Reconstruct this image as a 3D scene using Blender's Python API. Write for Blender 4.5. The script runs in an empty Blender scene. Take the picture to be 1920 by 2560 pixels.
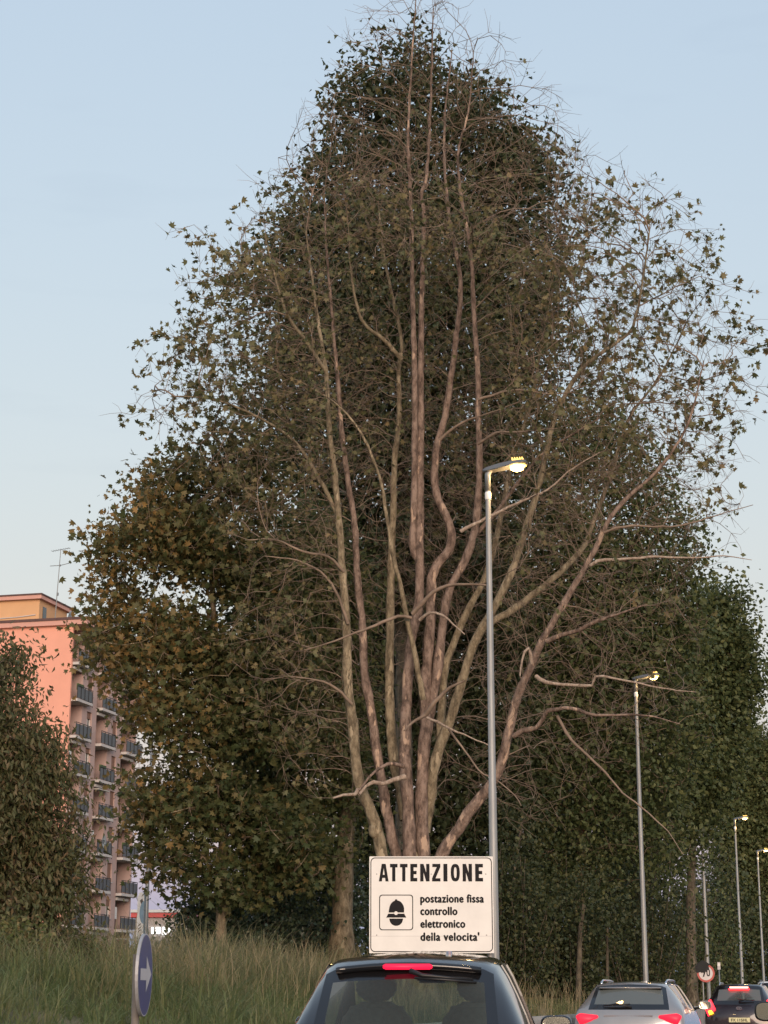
import bpy, bmesh, math, random
import numpy as np
from mathutils import Vector, Matrix

# ------------------------------------------------------------------ camera, sky, sun, exposure
SC = bpy.context.scene
COL = SC.collection
R = math.radians
rng = np.random.default_rng(7)
random.seed(7)

FPX, CX, CY, HORIZON = 4600.0, 960.0, 1280.0, 2490.0       # lens in pixels of the 1920x2560 picture
CAMZ = 1.25
PITCH = math.atan((HORIZON - CY) / FPX)
CT, ST = math.cos(PITCH), math.sin(PITCH)

cam_d = bpy.data.cameras.new('camera')
cam = bpy.data.objects.new('camera', cam_d)
COL.objects.link(cam)
cam.location = (0, 0, CAMZ)
cam.rotation_euler = (R(90) + PITCH, 0, 0)
cam_d.sensor_fit = 'VERTICAL'
cam_d.sensor_height = 24.0
cam_d.lens = 24.0 * FPX / 2560.0
cam_d.clip_start = 0.1
cam_d.clip_end = 6000
SC.camera = cam

SUN_ELEV, SUN_ROT = R(13.0), R(172)      # low sun behind the camera, a little to the right
world = bpy.data.worlds.new('World')
SC.world = world
world.use_nodes = True
wn = world.node_tree
bg = wn.nodes['Background']
sky = wn.nodes.new('ShaderNodeTexSky')
sky.sky_type = 'NISHITA'
sky.sun_disc = False
sky.sun_elevation = R(1.5)               # the disc is just going down
sky.sun_rotation = SUN_ROT
sky.air_density = 1.6
sky.dust_density = 2.5
sky.ozone_density = 1.0
veil = wn.nodes.new('ShaderNodeMix')     # even twilight haze over the whole sky
veil.data_type = 'RGBA'; veil.blend_type = 'ADD'; veil.inputs['Factor'].default_value = 1.0
veil.inputs['B'].default_value = (.922, 1.232, 1.717, 1)
wn.links.new(sky.outputs['Color'], veil.inputs['A'])
wtc = wn.nodes.new('ShaderNodeTexCoord'); wmp = wn.nodes.new('ShaderNodeMapping'); wmp.inputs['Scale'].default_value = (2.5, 2.5, 13)
wno = wn.nodes.new('ShaderNodeTexNoise'); wno.inputs['Scale'].default_value = 2.2; wno.inputs['Detail'].default_value = 6
wrp = wn.nodes.new('ShaderNodeValToRGB'); wrp.color_ramp.elements[0].position = .56; wrp.color_ramp.elements[1].position = .8
wrp.color_ramp.elements[0].color = (1, 1, 1, 1); wrp.color_ramp.elements[1].color = (.93, .935, .95, 1)   # faint grey wisps all over
wmu = wn.nodes.new('ShaderNodeMix'); wmu.data_type = 'RGBA'; wmu.blend_type = 'MULTIPLY'; wmu.inputs['Factor'].default_value = 1.0
wn.links.new(wtc.outputs['Generated'], wmp.inputs['Vector']); wn.links.new(wmp.outputs['Vector'], wno.inputs['Vector'])
wn.links.new(wno.outputs['Fac'], wrp.inputs['Fac']); wn.links.new(veil.outputs['Result'], wmu.inputs['A']); wn.links.new(wrp.outputs['Color'], wmu.inputs['B'])
wn.links.new(wmu.outputs['Result'], bg.inputs['Color'])
bg.inputs['Strength'].default_value = 0.15

sun_d = bpy.data.lights.new('sun', 'SUN')
sun_d.energy = 1.5
sun_d.angle = R(40)
sun_d.color = (1.0, 0.82, 0.65)
sun = bpy.data.objects.new('sun', sun_d)
COL.objects.link(sun)
sd = Vector((math.sin(SUN_ROT) * math.cos(SUN_ELEV), math.cos(SUN_ROT) * math.cos(SUN_ELEV), math.sin(SUN_ELEV)))
sun.rotation_euler = sd.to_track_quat('Z', 'Y').to_euler()
sun.location = (sd.x * 40, sd.y * 40, 30)

SC.view_settings.view_transform = 'Standard'
SC.view_settings.look = 'None'
SC.view_settings.gamma = 1.0
SC.view_settings.exposure = 1.135
SC.cycles.max_bounces = 8
SC.cycles.transparent_max_bounces = 12
SC.cycles.use_denoising = True

# ------------------------------------------------------------------ geometry of the place
def P(px, py, Y):
    """the point of the place at forward distance Y that the survey picture shows at px, py"""
    a = (px - CX) / FPX; b = (CY - py) / FPX
    t = Y / (CT - b * ST)
    return np.array((a * t, Y, CAMZ + (ST + b * CT) * t))

YAW = math.atan((2150 - CX) / FPX * CT)                    # the road runs off to the right
UX, UY = math.sin(YAW), math.cos(YAW)                      # along the road
def road(s, lat, z=0.0):
    """s metres along the road, lat metres to the left of the camera's lane"""
    return np.array((UX * s - UY * lat, UY * s + UX * lat, z))
def to_road(x, y):
    return x * UX + y * UY, -(x * UY - y * UX)
def smooth(a, b, x):
    t = np.clip((x - a) / (b - a), 0, 1)
    return t * t * (3 - 2 * t)
def ground_z(x, y):
    x = np.asarray(x, float); y = np.asarray(y, float)
    s, lat = to_road(x, y)
    bank = 0.55 * smooth(5.25, 6.0, lat) + 1.05 * smooth(6.0, 13.0, lat)
    bank = bank * (1 - smooth(36, 56, lat)) * (1 - 0.0 * s)
    und = 0.06 * np.sin(x * 0.7 + 1.3) * np.sin(y * 0.45) + 0.05 * np.sin(x * 1.9) * np.cos(y * 1.3 + .4)
    return bank + und * smooth(6, 9, lat) * (1 - smooth(36, 50, lat))

# ------------------------------------------------------------------ object helpers
def tag(o, label=None, cat=None, group=None, kind=None):
    if label: o['label'] = label
    if cat: o['category'] = cat
    if group: o['group'] = group
    if kind: o['kind'] = kind
    return o
def thing(name, loc, rz, label, cat, group=None):
    o = bpy.data.objects.new(name, None)
    o.empty_display_size = 0.3
    COL.objects.link(o)
    o.location = tuple(float(c) for c in loc); o.rotation_euler = (0, 0, rz)
    return tag(o, label, cat, group)
def mesh_np(name, V, F, mat=None, smooth_=False, tint=None):
    """V (n,3); F list of (k,m) int arrays or one array"""
    V = np.asarray(V, np.float32).reshape(-1, 3)
    if not isinstance(F, list): F = [F]
    me = bpy.data.meshes.new(name)
    me.vertices.add(len(V)); me.vertices.foreach_set('co', V.ravel())
    loops = np.concatenate([np.asarray(f, np.int32).ravel() for f in F])
    sizes = np.concatenate([np.full(len(f), np.asarray(f).shape[1], np.int32) for f in F])
    starts = np.concatenate([[0], np.cumsum(sizes)[:-1]]).astype(np.int32)
    me.loops.add(len(loops)); me.loops.foreach_set('vertex_index', loops)
    me.polygons.add(len(sizes)); me.polygons.foreach_set('loop_start', starts)
    if smooth_: me.polygons.foreach_set('use_smooth', np.ones(len(sizes), bool))
    if tint is not None:
        at = me.attributes.new('tint', 'FLOAT', 'POINT'); at.data.foreach_set('value', np.asarray(tint, np.float32))
    me.update(calc_edges=True); me.validate()
    if mat: me.materials.append(mat)
    return me
def link(name, me, parent=None, kind=None):
    o = bpy.data.objects.new(name, me); COL.objects.link(o)
    if parent is not None: o.parent = parent
    if kind: o['kind'] = kind
    return o

class MB:
    """collects shapes for ONE mesh (local coordinates)"""
    def __init__(s): s.v = []; s.f = []
    def add(s, V, F):
        n = len(s.v); s.v += [tuple(map(float, p)) for p in V]; s.f += [tuple(i + n for i in q) for q in F]; return s
    def box(s, x0, x1, y0, y1, z0, z1):
        V = [(x, y, z) for z in (z0, z1) for y in (y0, y1) for x in (x0, x1)]
        return s.add(V, [(0, 2, 3, 1), (4, 5, 7, 6), (0, 1, 5, 4), (2, 6, 7, 3), (0, 4, 6, 2), (1, 3, 7, 5)])
    def prism(s, poly, axis, a, b):
        """polygon in the two other axes, extruded from a to b along axis (0,1,2)"""
        n = len(poly)
        def pt(p, t):
            q = [0, 0, 0]; k = [i for i in range(3) if i != axis]; q[axis] = t; q[k[0]] = p[0]; q[k[1]] = p[1]; return q
        V = [pt(p, a) for p in poly] + [pt(p, b) for p in poly]
        F = [tuple(range(n))[::-1], tuple(range(n, 2 * n))] + [(i, (i + 1) % n, n + (i + 1) % n, n + i) for i in range(n)]
        return s.add(V, F)
    def tube(s, pts, rad, n=8, cap=True):
        pts = np.asarray(pts, float); m = len(pts)
        rad = np.broadcast_to(np.asarray(rad, float), (m,))
        V, F = tube_arrays(pts, rad, n)
        F = [tuple(q) for q in F]
        if cap: F += [tuple(range(n))[::-1], tuple(range((m - 1) * n, m * n))]
        return s.add(V, F)
    def lathe(s, prof, n=20, c=(0, 0, 0)):
        m = len(prof); V = []
        for r, z in prof:
            for k in range(n):
                a = 2 * math.pi * k / n; V.append((c[0] + r * math.cos(a), c[1] + r * math.sin(a), c[2] + z))
        F = [(i * n + k, i * n + (k + 1) % n, (i + 1) * n + (k + 1) % n, (i + 1) * n + k) for i in range(m - 1) for k in range(n)]
        return s.add(V, F)
    def ellipsoid(s, c, r, nu=12, nv=8):
        V = []; F = []
        for i in range(nv + 1):
            t = math.pi * i / nv
            for k in range(nu):
                a = 2 * math.pi * k / nu
                V.append((c[0] + r[0] * math.sin(t) * math.cos(a), c[1] + r[1] * math.sin(t) * math.sin(a), c[2] + r[2] * math.cos(t)))
        for i in range(nv):
            for k in range(nu):
                F.append((i * nu + k, (i + 1) * nu + k, (i + 1) * nu + (k + 1) % nu, i * nu + (k + 1) % nu))
        return s.add(V, F)
    def mesh(s, name, mat=None, smooth_=False, bevel=0, seg=2):
        me = bpy.data.meshes.new(name); me.from_pydata(s.v, [], s.f)
        if bevel:
            b = bmesh.new(); b.from_mesh(me)
            bmesh.ops.remove_doubles(b, verts=b.verts, dist=1e-5)
            bmesh.ops.bevel(b, geom=b.edges[:], offset=bevel, segments=seg, affect='EDGES', clamp_overlap=True)
            b.to_mesh(me); b.free()
        if smooth_:
            me.polygons.foreach_set('use_smooth', [True] * len(me.polygons))
        me.update()
        if mat: me.materials.append(mat)
        return me
    def obj(s, name, mat, parent=None, smooth_=False, bevel=0, seg=2, kind=None):
        return link(name, s.mesh(name, mat, smooth_, bevel, seg), parent, kind)

def tube_arrays(pts, rad, n):
    m = len(pts)
    T = np.gradient(pts, axis=0)
    T /= np.linalg.norm(T, axis=1, keepdims=True) + 1e-9
    ref = np.eye(3)[np.argmin(np.abs(T.mean(0)))]
    A = np.cross(T, ref); A /= np.linalg.norm(A, axis=1, keepdims=True) + 1e-9
    B = np.cross(T, A)
    ang = np.arange(n) * 2 * math.pi / n
    V = pts[:, None, :] + rad[:, None, None] * (A[:, None, :] * np.cos(ang)[None, :, None] + B[:, None, :] * np.sin(ang)[None, :, None])
    i = np.arange(m - 1)[:, None] * n; k = np.arange(n)[None, :]; k2 = (k + 1) % n
    F = np.stack([i + k, i + k2, i + n + k2, i + n + k], -1).reshape(-1, 4)
    return V.reshape(-1, 3), F
def catmull(pts, step):
    pts = np.asarray(pts, float)
    if len(pts) == 2:
        n = max(2, int(np.linalg.norm(pts[1] - pts[0]) / step) + 1)
        return pts[0] + (pts[1] - pts[0]) * np.linspace(0, 1, n)[:, None]
    Q = np.vstack([2 * pts[0] - pts[1], pts, 2 * pts[-1] - pts[-2]]); out = []
    for i in range(1, len(Q) - 2):
        n = max(1, int(round(np.linalg.norm(Q[i + 1] - Q[i]) / step)))
        t = (np.arange(n) / n)[:, None]
        a, b, c, d = Q[i - 1], Q[i], Q[i + 1], Q[i + 2]
        out.append(0.5 * (2 * b + (c - a) * t + (2 * a - 5 * b + 4 * c - d) * t ** 2 + (3 * b - a - 3 * c + d) * t ** 3))
    out.append(pts[-1:])
    return np.vstack(out)

# ------------------------------------------------------------------ materials
def new_mat(name):
    m = bpy.data.materials.new(name); m.use_nodes = True
    return m, m.node_tree, m.node_tree.nodes['Principled BSDF']
def ramp(nt, cols, fac):
    r = nt.nodes.new('ShaderNodeValToRGB'); e = r.color_ramp.elements
    while len(e) < len(cols): e.new(0.5)
    for i, (p, c) in enumerate(cols):
        e[i].position = p; e[i].color = (*c, 1)
    nt.links.new(fac, r.inputs['Fac']); return r.outputs['Color']
def noise(nt, scale, detail=5, rough=.6, stretch=None, coord='Object', w=0):
    tc = nt.nodes.new('ShaderNodeTexCoord'); n = nt.nodes.new('ShaderNodeTexNoise')
    n.inputs['Scale'].default_value = scale; n.inputs['Detail'].default_value = detail; n.inputs['Roughness'].default_value = rough
    src = tc.outputs[coord]
    if stretch:
        mp = nt.nodes.new('ShaderNodeMapping'); mp.inputs['Scale'].default_value = stretch
        nt.links.new(src, mp.inputs['Vector']); src = mp.outputs['Vector']
    nt.links.new(src, n.inputs['Vector'])
    return n.outputs['Fac']
def bump(nt, bs, fac, strength, dist=0.02):
    b = nt.nodes.new('ShaderNodeBump'); b.inputs['Strength'].default_value = strength; b.inputs['Distance'].default_value = dist
    nt.links.new(fac, b.inputs['Height']); nt.links.new(b.outputs['Normal'], bs.inputs['Normal'])
def mat(name, col, rough=.6, metal=0., var=.15, scale=3., bmp=0., coat=0., stretch=None, spec=None, col2=None):
    m, nt, bs = new_mat(name)
    f = noise(nt, scale, stretch=stretch)
    lo = tuple(max(0, c * (1 - var)) for c in col); hi = col2 or tuple(min(1, c * (1 + var)) for c in col)
    nt.links.new(ramp(nt, [(.3, lo), (.7, hi)], f), bs.inputs['Base Color'])
    bs.inputs['Roughness'].default_value = rough; bs.inputs['Metallic'].default_value = metal
    if coat: bs.inputs['Coat Weight'].default_value = coat; bs.inputs['Coat Roughness'].default_value = .04
    if spec is not None: bs.inputs['Specular IOR Level'].default_value = spec
    if bmp: bump(nt, bs, f, bmp)
    return m
def leaf_mat(name, cols, transl=.35, rough=.55, spec=.35):
    m, nt, bs = new_mat(name)
    at = nt.nodes.new('ShaderNodeAttribute'); at.attribute_name = 'tint'
    c = ramp(nt, cols, at.outputs['Fac'])
    nt.links.new(c, bs.inputs['Base Color']); bs.inputs['Roughness'].default_value = rough
    bs.inputs['Specular IOR Level'].default_value = spec
    tr = nt.nodes.new('ShaderNodeBsdfTranslucent'); nt.links.new(c, tr.inputs['Color'])
    mx = nt.nodes.new('ShaderNodeMixShader'); mx.inputs['Fac'].default_value = transl
    nt.links.new(bs.outputs['BSDF'], mx.inputs[1]); nt.links.new(tr.outputs['BSDF'], mx.inputs[2])
    nt.links.new(mx.outputs['Shader'], nt.nodes['Material Output'].inputs['Surface'])
    return m
def bark_mat(name, a, b, c, flake, sc=1.0):
    """flaking plane bark: patches of three tones, cream where plates have fallen"""
    m, nt, bs = new_mat(name)
    f1 = noise(nt, 7.5 * sc, 6, .72, (1, 1, .45)); f2 = noise(nt, 3.6 * sc, 4, .6, (1.4, 1.4, .45))
    base = ramp(nt, [(.38, a), (.5, b), (.60, c)], f1)
    lay = ramp(nt, [(.60, (0, 0, 0)), (.64, (1, 1, 1))], f2)
    mx = nt.nodes.new('ShaderNodeMix'); mx.data_type = 'RGBA'
    nt.links.new(lay, mx.inputs['Factor']); nt.links.new(base, mx.inputs['A']); mx.inputs['B'].default_value = (*flake, 1)
    nt.links.new(mx.outputs['Result'], bs.inputs['Base Color'])
    bs.inputs['Roughness'].default_value = .85; bs.inputs['Specular IOR Level'].default_value = .2
    bump(nt, bs, f1, 1.0, .04)
    return m
def glass_mat(name, tintc, through, rough=.02):
    m, nt, bs = new_mat(name)
    bs.inputs['Base Color'].default_value = (.10, .115, .115, 1); bs.inputs['Roughness'].default_value = rough  # milky base colour stands in for sky mirrored in the glass
    bs.inputs['IOR'].default_value = 1.5
    tr = nt.nodes.new('ShaderNodeBsdfTransparent'); tr.inputs['Color'].default_value = (*tintc, 1)
    fr = nt.nodes.new('ShaderNodeFresnel'); fr.inputs['IOR'].default_value = 1.5
    mp = nt.nodes.new('ShaderNodeMapRange'); mp.inputs['To Min'].default_value = 1 - through; mp.inputs['To Max'].default_value = 1.0
    nt.links.new(fr.outputs['Fac'], mp.inputs['Value'])
    mx = nt.nodes.new('ShaderNodeMixShader')
    nt.links.new(mp.outputs['Result'], mx.inputs['Fac'])
    nt.links.new(tr.outputs['BSDF'], mx.inputs[1]); nt.links.new(bs.outputs['BSDF'], mx.inputs[2])
    nt.links.new(mx.outputs['Shader'], nt.nodes['Material Output'].inputs['Surface'])
    return m
def emit_mat(name, col, strength, base=(.6, .6, .6)):
    m, nt, bs = new_mat(name)
    bs.inputs['Base Color'].default_value = (*base, 1)
    bs.inputs['Emission Color'].default_value = (*col, 1); bs.inputs['Emission Strength'].default_value = strength
    return m

M = {}
M['asphalt'] = mat('asphalt', (.05, .05, .052), .9, var=.3, scale=30, bmp=.3)
M['paint'] = mat('road_paint', (.75, .75, .72), .7, var=.1, scale=20)
M['earth'] = mat('earth', (.10, .11, .045), .95, var=.4, scale=.8, bmp=.4, col2=(.17, .14, .075))
M['concrete'] = mat('concrete', (.33, .31, .28), .85, var=.3, scale=4, bmp=.2)
M['galv'] = mat('galvanised_steel', (.27, .275, .27), .5, .25, var=.22, scale=2.2, stretch=(4, 4, .5))
M['galv_dark'] = mat('weathered_steel', (.26, .27, .27), .5, .6, var=.2, scale=5)
M['lum'] = mat('luminaire_grey', (.16, .165, .17), .4, .5, var=.12, scale=6)
M['black'] = mat('black_plastic', (.012, .012, .013), .45, var=.2, scale=9)
M['rubber'] = mat('rubber', (.02, .02, .02), .85, var=.25, scale=14)
# ------------------------------------------------------------------ the setting
def axis_vals(rs):
    out = []
    for a, b, st in rs: out += list(np.arange(a, b, st))
    return np.array(out)
gs = axis_vals([(-2500, -200, 115), (-200, 0, 20), (0, 110, 1.0), (110, 240, 6), (240, 3000, 120)])
gl = axis_vals([(-2500, -120, 140), (-120, 4, 8), (4, 16, .4), (16, 60, 1.5), (60, 160, 10), (160, 2600, 122)])
S_, L_ = np.meshgrid(gs, gl, indexing='ij')
X_ = UX * S_ - UY * L_; Y_ = UY * S_ + UX * L_
V_ = np.stack([X_, Y_, ground_z(X_, Y_)], -1).reshape(-1, 3)
ni, nj = S_.shape
ii, jj = np.meshgrid(np.arange(ni - 1), np.arange(nj - 1), indexing='ij')
q = (ii * nj + jj).ravel()
g = link('ground', mesh_np('ground', V_, np.stack([q, q + 1, q + nj + 1, q + nj], -1), M['earth'], True))
tag(g, 'grassy ground and embankment beside the road', 'ground', kind='structure')

def strip(name, s0, s1, l0, l1, z, m, n=1):
    ss = np.linspace(s0, s1, n + 1)
    V = [road(s, l, z) for s in ss for l in (l0, l1)]
    F = np.array([(2 * i, 2 * i + 1, 2 * i + 3, 2 * i + 2) for i in range(n)])
    return link(name, mesh_np(name, V, F, m))
tag(strip('road', -300, 900, -9.0, 5.2, .006, M['asphalt'], 60), 'dark asphalt carriageway running off to the right', 'road', kind='structure')
for nm, l in (('edge_line', 4.6), ('edge_line', -5.4)):
    tag(strip(nm, -100, 500, l, l + .15, .010, M['paint']), 'white painted line along the carriageway edge', 'road marking', kind='structure')
dash = mesh_np('lane_dash', [(0, 0, 0), (.12, 0, 0), (.12, 3, 0), (0, 3, 0)], np.array([(0, 1, 2, 3)]), M['paint'])
lane = tag(bpy.data.objects.new('lane_marking', None), 'dashed white lane line between the two lanes', 'road marking', kind='structure')
COL.objects.link(lane)
for k in range(22):
    o = link('dash', dash, lane); o.location = road(-6 + k * 7.5, 1.72, .010); o.rotation_euler = (0, 0, -YAW)

# concrete barrier in lengths
prof = [(-.30, 0), (.30, 0), (.30, .08), (.16, .28), (.10, .86), (.05, .93), (-.05, .93), (-.10, .86), (-.16, .28), (-.30, .08)]
bar_me = MB().prism(prof, 1, 0.006, 3.994).mesh('barrier_segment', M['concrete'], bevel=.012)
for k in range(26):
    o = link('barrier_segment', bar_me)
    p = road(19 + 4 * k, 4.95, .008 + .006 * random.random()); o.location = p; o.rotation_euler = (0, 0, -YAW + random.uniform(-.002, .002))
    tag(o, 'grey concrete barrier length in the row along the left kerb', 'barrier', 'concrete barrier lengths beside the queue')
# ------------------------------------------------------------------ trees
def unit(a): return a / (np.linalg.norm(a, axis=-1, keepdims=True) + 1e-9)

def grow(pos, par, A, step, di, dk, iters=90, trop=(0, 0, .12), jit=.25, maxch=3, inertia=.5):
    """space colonisation: branches grow from the given skeleton towards the points A"""
    pos = [np.array(p) for p in pos]; par = list(par)
    N = np.array(pos); n0 = len(N)
    dirs = np.zeros_like(N)
    for i, p in enumerate(par):
        if p >= 0: dirs[i] = unit(N[i] - N[p])
    ch = np.zeros(n0, int)
    near = np.zeros(len(A), int); dist = np.full(len(A), 1e9)
    def upd(lo):
        nonlocal near, dist
        B = N[lo:]
        for a in range(0, len(B), 400):
            d = np.linalg.norm(A[:, None, :] - B[None, a:a + 400, :], axis=2)
            k = d.argmin(1); dm = d[np.arange(len(A)), k]
            w = dm < dist; near[w] = k[w] + lo + a; dist[w] = dm[w]
    upd(0)
    trop = np.array(trop)
    for it in range(iters):
        keep = dist > dk
        A, near, dist = A[keep], near[keep], dist[keep]
        act = (dist < di) & (ch[near] < maxch)
        if not act.any():
            if di > 6: break
            di *= 1.4; continue
        idx = near[act]
        acc = np.zeros_like(N); np.add.at(acc, idx, unit(A[act] - N[idx]))
        u = np.unique(idx)
        d = unit(unit(acc[u]) + inertia * dirs[u] + trop + jit * rng.normal(size=(len(u), 3)))
        new = N[u] + step * d
        lo = len(N)
        N = np.vstack([N, new]); dirs = np.vstack([dirs, d]); par += list(u); ch[u] += 1
        ch = np.concatenate([ch, np.zeros(len(u), int)])
        upd(lo)
        if len(N) > 26000: break
    return N, np.array(par), ch, dirs

def radii(N, par, tip, expo=2.4):
    n = len(N); acc = np.zeros(n)
    for i in range(n - 1, -1, -1):
        if acc[i] == 0: acc[i] = tip ** expo
        if par[i] >= 0: acc[par[i]] += acc[i]
    return acc ** (1 / expo)

def chains(par, rad, start):
    """branch runs among nodes with index >= start"""
    n = len(par); kids = [[] for _ in range(n)]
    for i in range(start, n): kids[par[i]].append(i)
    out = []
    heads = [(par[i], i) for b in range(n) for i in kids[b] if b < start]
    stack = heads[:]
    while stack:
        b, i = stack.pop(); run = [b, i]
        while kids[i]:
            k = sorted(kids[i], key=lambda t: -rad[t])
            for o in k[1:]: stack.append((i, o))
            i = k[0]; run.append(i)
        out.append(run)
    return out

def tubes_mesh(name, runs, m, base):
    """runs: list of (pts, radii, sides)"""
    VV, FF, off = [], [], 0
    for pts, r, n in runs:
        V, F = tube_arrays(pts - base, r, n); VV.append(V); FF.append(F + off); off += len(V)
    return mesh_np(name, np.vstack(VV), np.vstack(FF), m, True)

LEAF = {}
_pl = np.array([(0, 0), (.30, .02), (.62, .16), (.36, .32), (.52, .72), (.17, .56), (0, 1.0), (-.17, .56), (-.52, .72), (-.36, .32), (-.62, .16), (-.30, .02)])
def _leaf(outline, mid, fold):
    o = np.array(outline); n = len(o)
    V = np.zeros((n + 1, 3)); V[:n, :2] = o; V[:n, 2] = fold * np.abs(o[:, 0]) - .12 * fold * o[:, 1] ** 2; V[n] = (0, mid, -.04)
    F = np.array([(i, (i + 1) % n, n) for i in range(n)])
    return V, F
_v, _ = _leaf(_pl, .36, .35)             # five-lobed leaf, ten triangles
LEAF['plane'] = (_v[:12], np.array([(0, 1, 11), (1, 2, 3), (11, 9, 10), (1, 3, 11), (11, 3, 9), (3, 4, 5), (9, 7, 8), (3, 5, 9), (9, 5, 7), (5, 6, 7)]))
LEAF['lobed'] = _leaf([(0, 0), (.55, .22), (.28, .45), (0, 1), (-.28, .45), (-.55, .22)], .35, .4)
LEAF['oval'] = (np.array([(0, 0, 0), (.34, .45, .08), (0, 1, -.1), (-.34, .45, .08)]), np.array([(0, 1, 2), (0, 2, 3)]))
LEAF['lance'] = (np.array([(0, 0, 0), (.2, .4, .05), (0, 1, -.18), (-.2, .4, .05)]), np.array([(0, 1, 2), (0, 2, 3)]))

def leaves_mesh(name, Pn, D, size, shape, m, base, tint, up=.9):
    bv, bf = LEAF[shape]; n = len(Pn); k = len(bv)
    D = unit(D); nrm = unit(rng.normal(size=(n, 3)) + np.array((0, 0, up)))
    X = unit(np.cross(D, nrm)); Z = np.cross(X, D)
    V = Pn[:, None, :] - base + size[:, None, None] * (bv[None, :, 0:1] * X[:, None, :] + bv[None, :, 1:2] * D[:, None, :] + bv[None, :, 2:3] * Z[:, None, :])
    F = (bf[None] + (np.arange(n) * k)[:, None, None]).reshape(-1, 3)
    return mesh_np(name, V.reshape(-1, 3), F, m, tint=np.repeat(tint, k))

def envelope(rows, Y, n, ry=.75, shell=.42, ymid=0., rag=.13, inset=0.):
    """random points in a crown whose outline (py, left px, right px) is known; depth follows the width"""
    rows = np.array(rows, float)
    z = np.array([P(960, r[0], Y)[2] for r in rows])
    xl = np.array([P(r[1], r[0], Y)[0] for r in rows]); xr = np.array([P(r[2], r[0], Y)[0] for r in rows])
    o = np.argsort(z); z, xl, xr = z[o], xl[o], xr[o]
    z = z + np.clip((z - (z[-1] - 2 * inset)) / max(2 * inset, 1e-6), 0, 1) * -inset   # leaves spread beyond the twig ends
    xl, xr = np.minimum(xl + inset, (xl + xr) / 2 - .12), np.maximum(xr - inset, (xl + xr) / 2 + .12)
    zz = np.linspace(z[0], z[-1], 400); hw = np.interp(zz, z, (xr - xl) / 2)
    cdf = np.cumsum(hw ** 1.7 + .02); cdf /= cdf[-1]
    pz = np.interp(rng.random(n), cdf, zz)
    h = np.interp(pz, z, (xr - xl) / 2); c = np.interp(pz, z, (xr + xl) / 2)
    a = rng.random(n) * 2 * math.pi; r = rng.random(n) ** shell
    ph = rng.random(8) * 6.28                      # lobes and notches in the outline
    lob = sum(np.sin((k + 2) * a + ph[k] + pz * (.9 + .5 * k)) / (1 + .4 * k) for k in range(5)) / 2.2
    r = r * (1 + rag * lob * r)
    out = rng.random(n) < .05; r[out] *= rng.uniform(1.0, 1.16, out.sum())
    return np.stack([c + h * r * np.cos(a), Y + ymid + ry * h * r * np.sin(a), pz], -1)

def clumpy(A, cell, keep, seed):
    """thin points out so that the crown has dense lumps and gaps"""
    g = np.random.default_rng(seed); ph = g.random((6, 3)) * 6.28; k = unit(g.normal(size=(6, 3))) * (2 * math.pi / cell) * g.uniform(.6, 1.5, (6, 1))
    v = sum(np.sin(A @ k[i] + ph[i, 0]) for i in range(6)) / 2.45
    return A[(v + g.normal(size=len(A)) * .35) > keep]

def make_tree(name, label, Y, trunk, rows, n_att, per_tip, lsize, shape, lmat, bmat, r0, step=.5, ry=.75, spread=.45,
              droop=.2, group=None, tintf=None, cell=2.2, keep=-.45, shell=.42, cat='tree', sides=5, seed=1, up=.9, rag=.13):
    tp = np.array([P(px, py, Y) for px, py in trunk])
    gz = float(ground_z(tp[0][0], tp[0][1])); tp[0][2] = gz - .05
    base = np.array((tp[0][0], tp[0][1], gz))
    root = thing(name, base, 0, label, cat, group)
    tr = catmull(tp, .5); m = len(tr)
    A = clumpy(envelope(rows, Y, n_att, ry, shell, rag=rag, inset=spread * .6), cell, keep, seed)
    N, par, ch, dirs = grow(tr, [-1] + list(range(m - 1)), A, step, 3.2, step * .95, trop=(0, 0, .10))
    rad = radii(N, par, .011)
    sc = r0 / rad[0]; rad = rad * (sc if sc < 1 else 1.0)
    rt = np.maximum(rad[:m], np.linspace(r0, max(.03, r0 * .12), m))
    rt[:3] *= np.array((1.35, 1.12, 1.03))
    V, F = tube_arrays(tr - base, rt * (1 + .06 * rng.normal(size=m)), 12)
    link('trunk', mesh_np('trunk', V, F, bmat, True), root)
    runs = []
    for c in chains(par, rad, m):
        pts = N[c]; r = rad[c].copy(); r[0] = min(r[0], r[1] * 1.3)
        n = 3 if r.max() < .02 else (4 if r.max() < .05 else 6)
        runs.append((pts, r, n))
    if runs: link('branches', tubes_mesh('branches', runs, bmat, base), root)
    near = np.zeros(len(A), int)
    for a in range(0, len(A), 500):
        near[a:a + 500] = np.linalg.norm(A[a:a + 500, None, :] - N[None], axis=2).argmin(1)
    tw = [(np.array((N[k], q)), np.array((.011, .004)), 3) for k, q in zip(near, A)]
    link('twigs', tubes_mesh('twigs', tw, BARK_TWIG, base), root, 'stuff')
    n = len(A) * per_tip
    T = np.repeat(near, per_tip)
    pos = np.repeat(A, per_tip, axis=0) + rng.normal(size=(n, 3)) * spread * np.array((1, 1, .75))
    D = rng.normal(size=(n, 3)) * .7 + dirs[T] * .5 - np.array((0, 0, droop * 2))
    size = lsize * rng.uniform(.5, 1.3, n)
    cl = np.repeat(rng.normal(size=len(A)), per_tip) * .12
    t = rng.random(n) * .7 + .15 + cl
    if tintf is not None: t = t + tintf(pos)
    link('foliage', leaves_mesh('foliage', pos, D, size, shape, lmat, base, np.clip(t, 0, 1), up), root, 'stuff')
    print(name, 'nodes', len(N), 'leaves', n)
    return root

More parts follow.
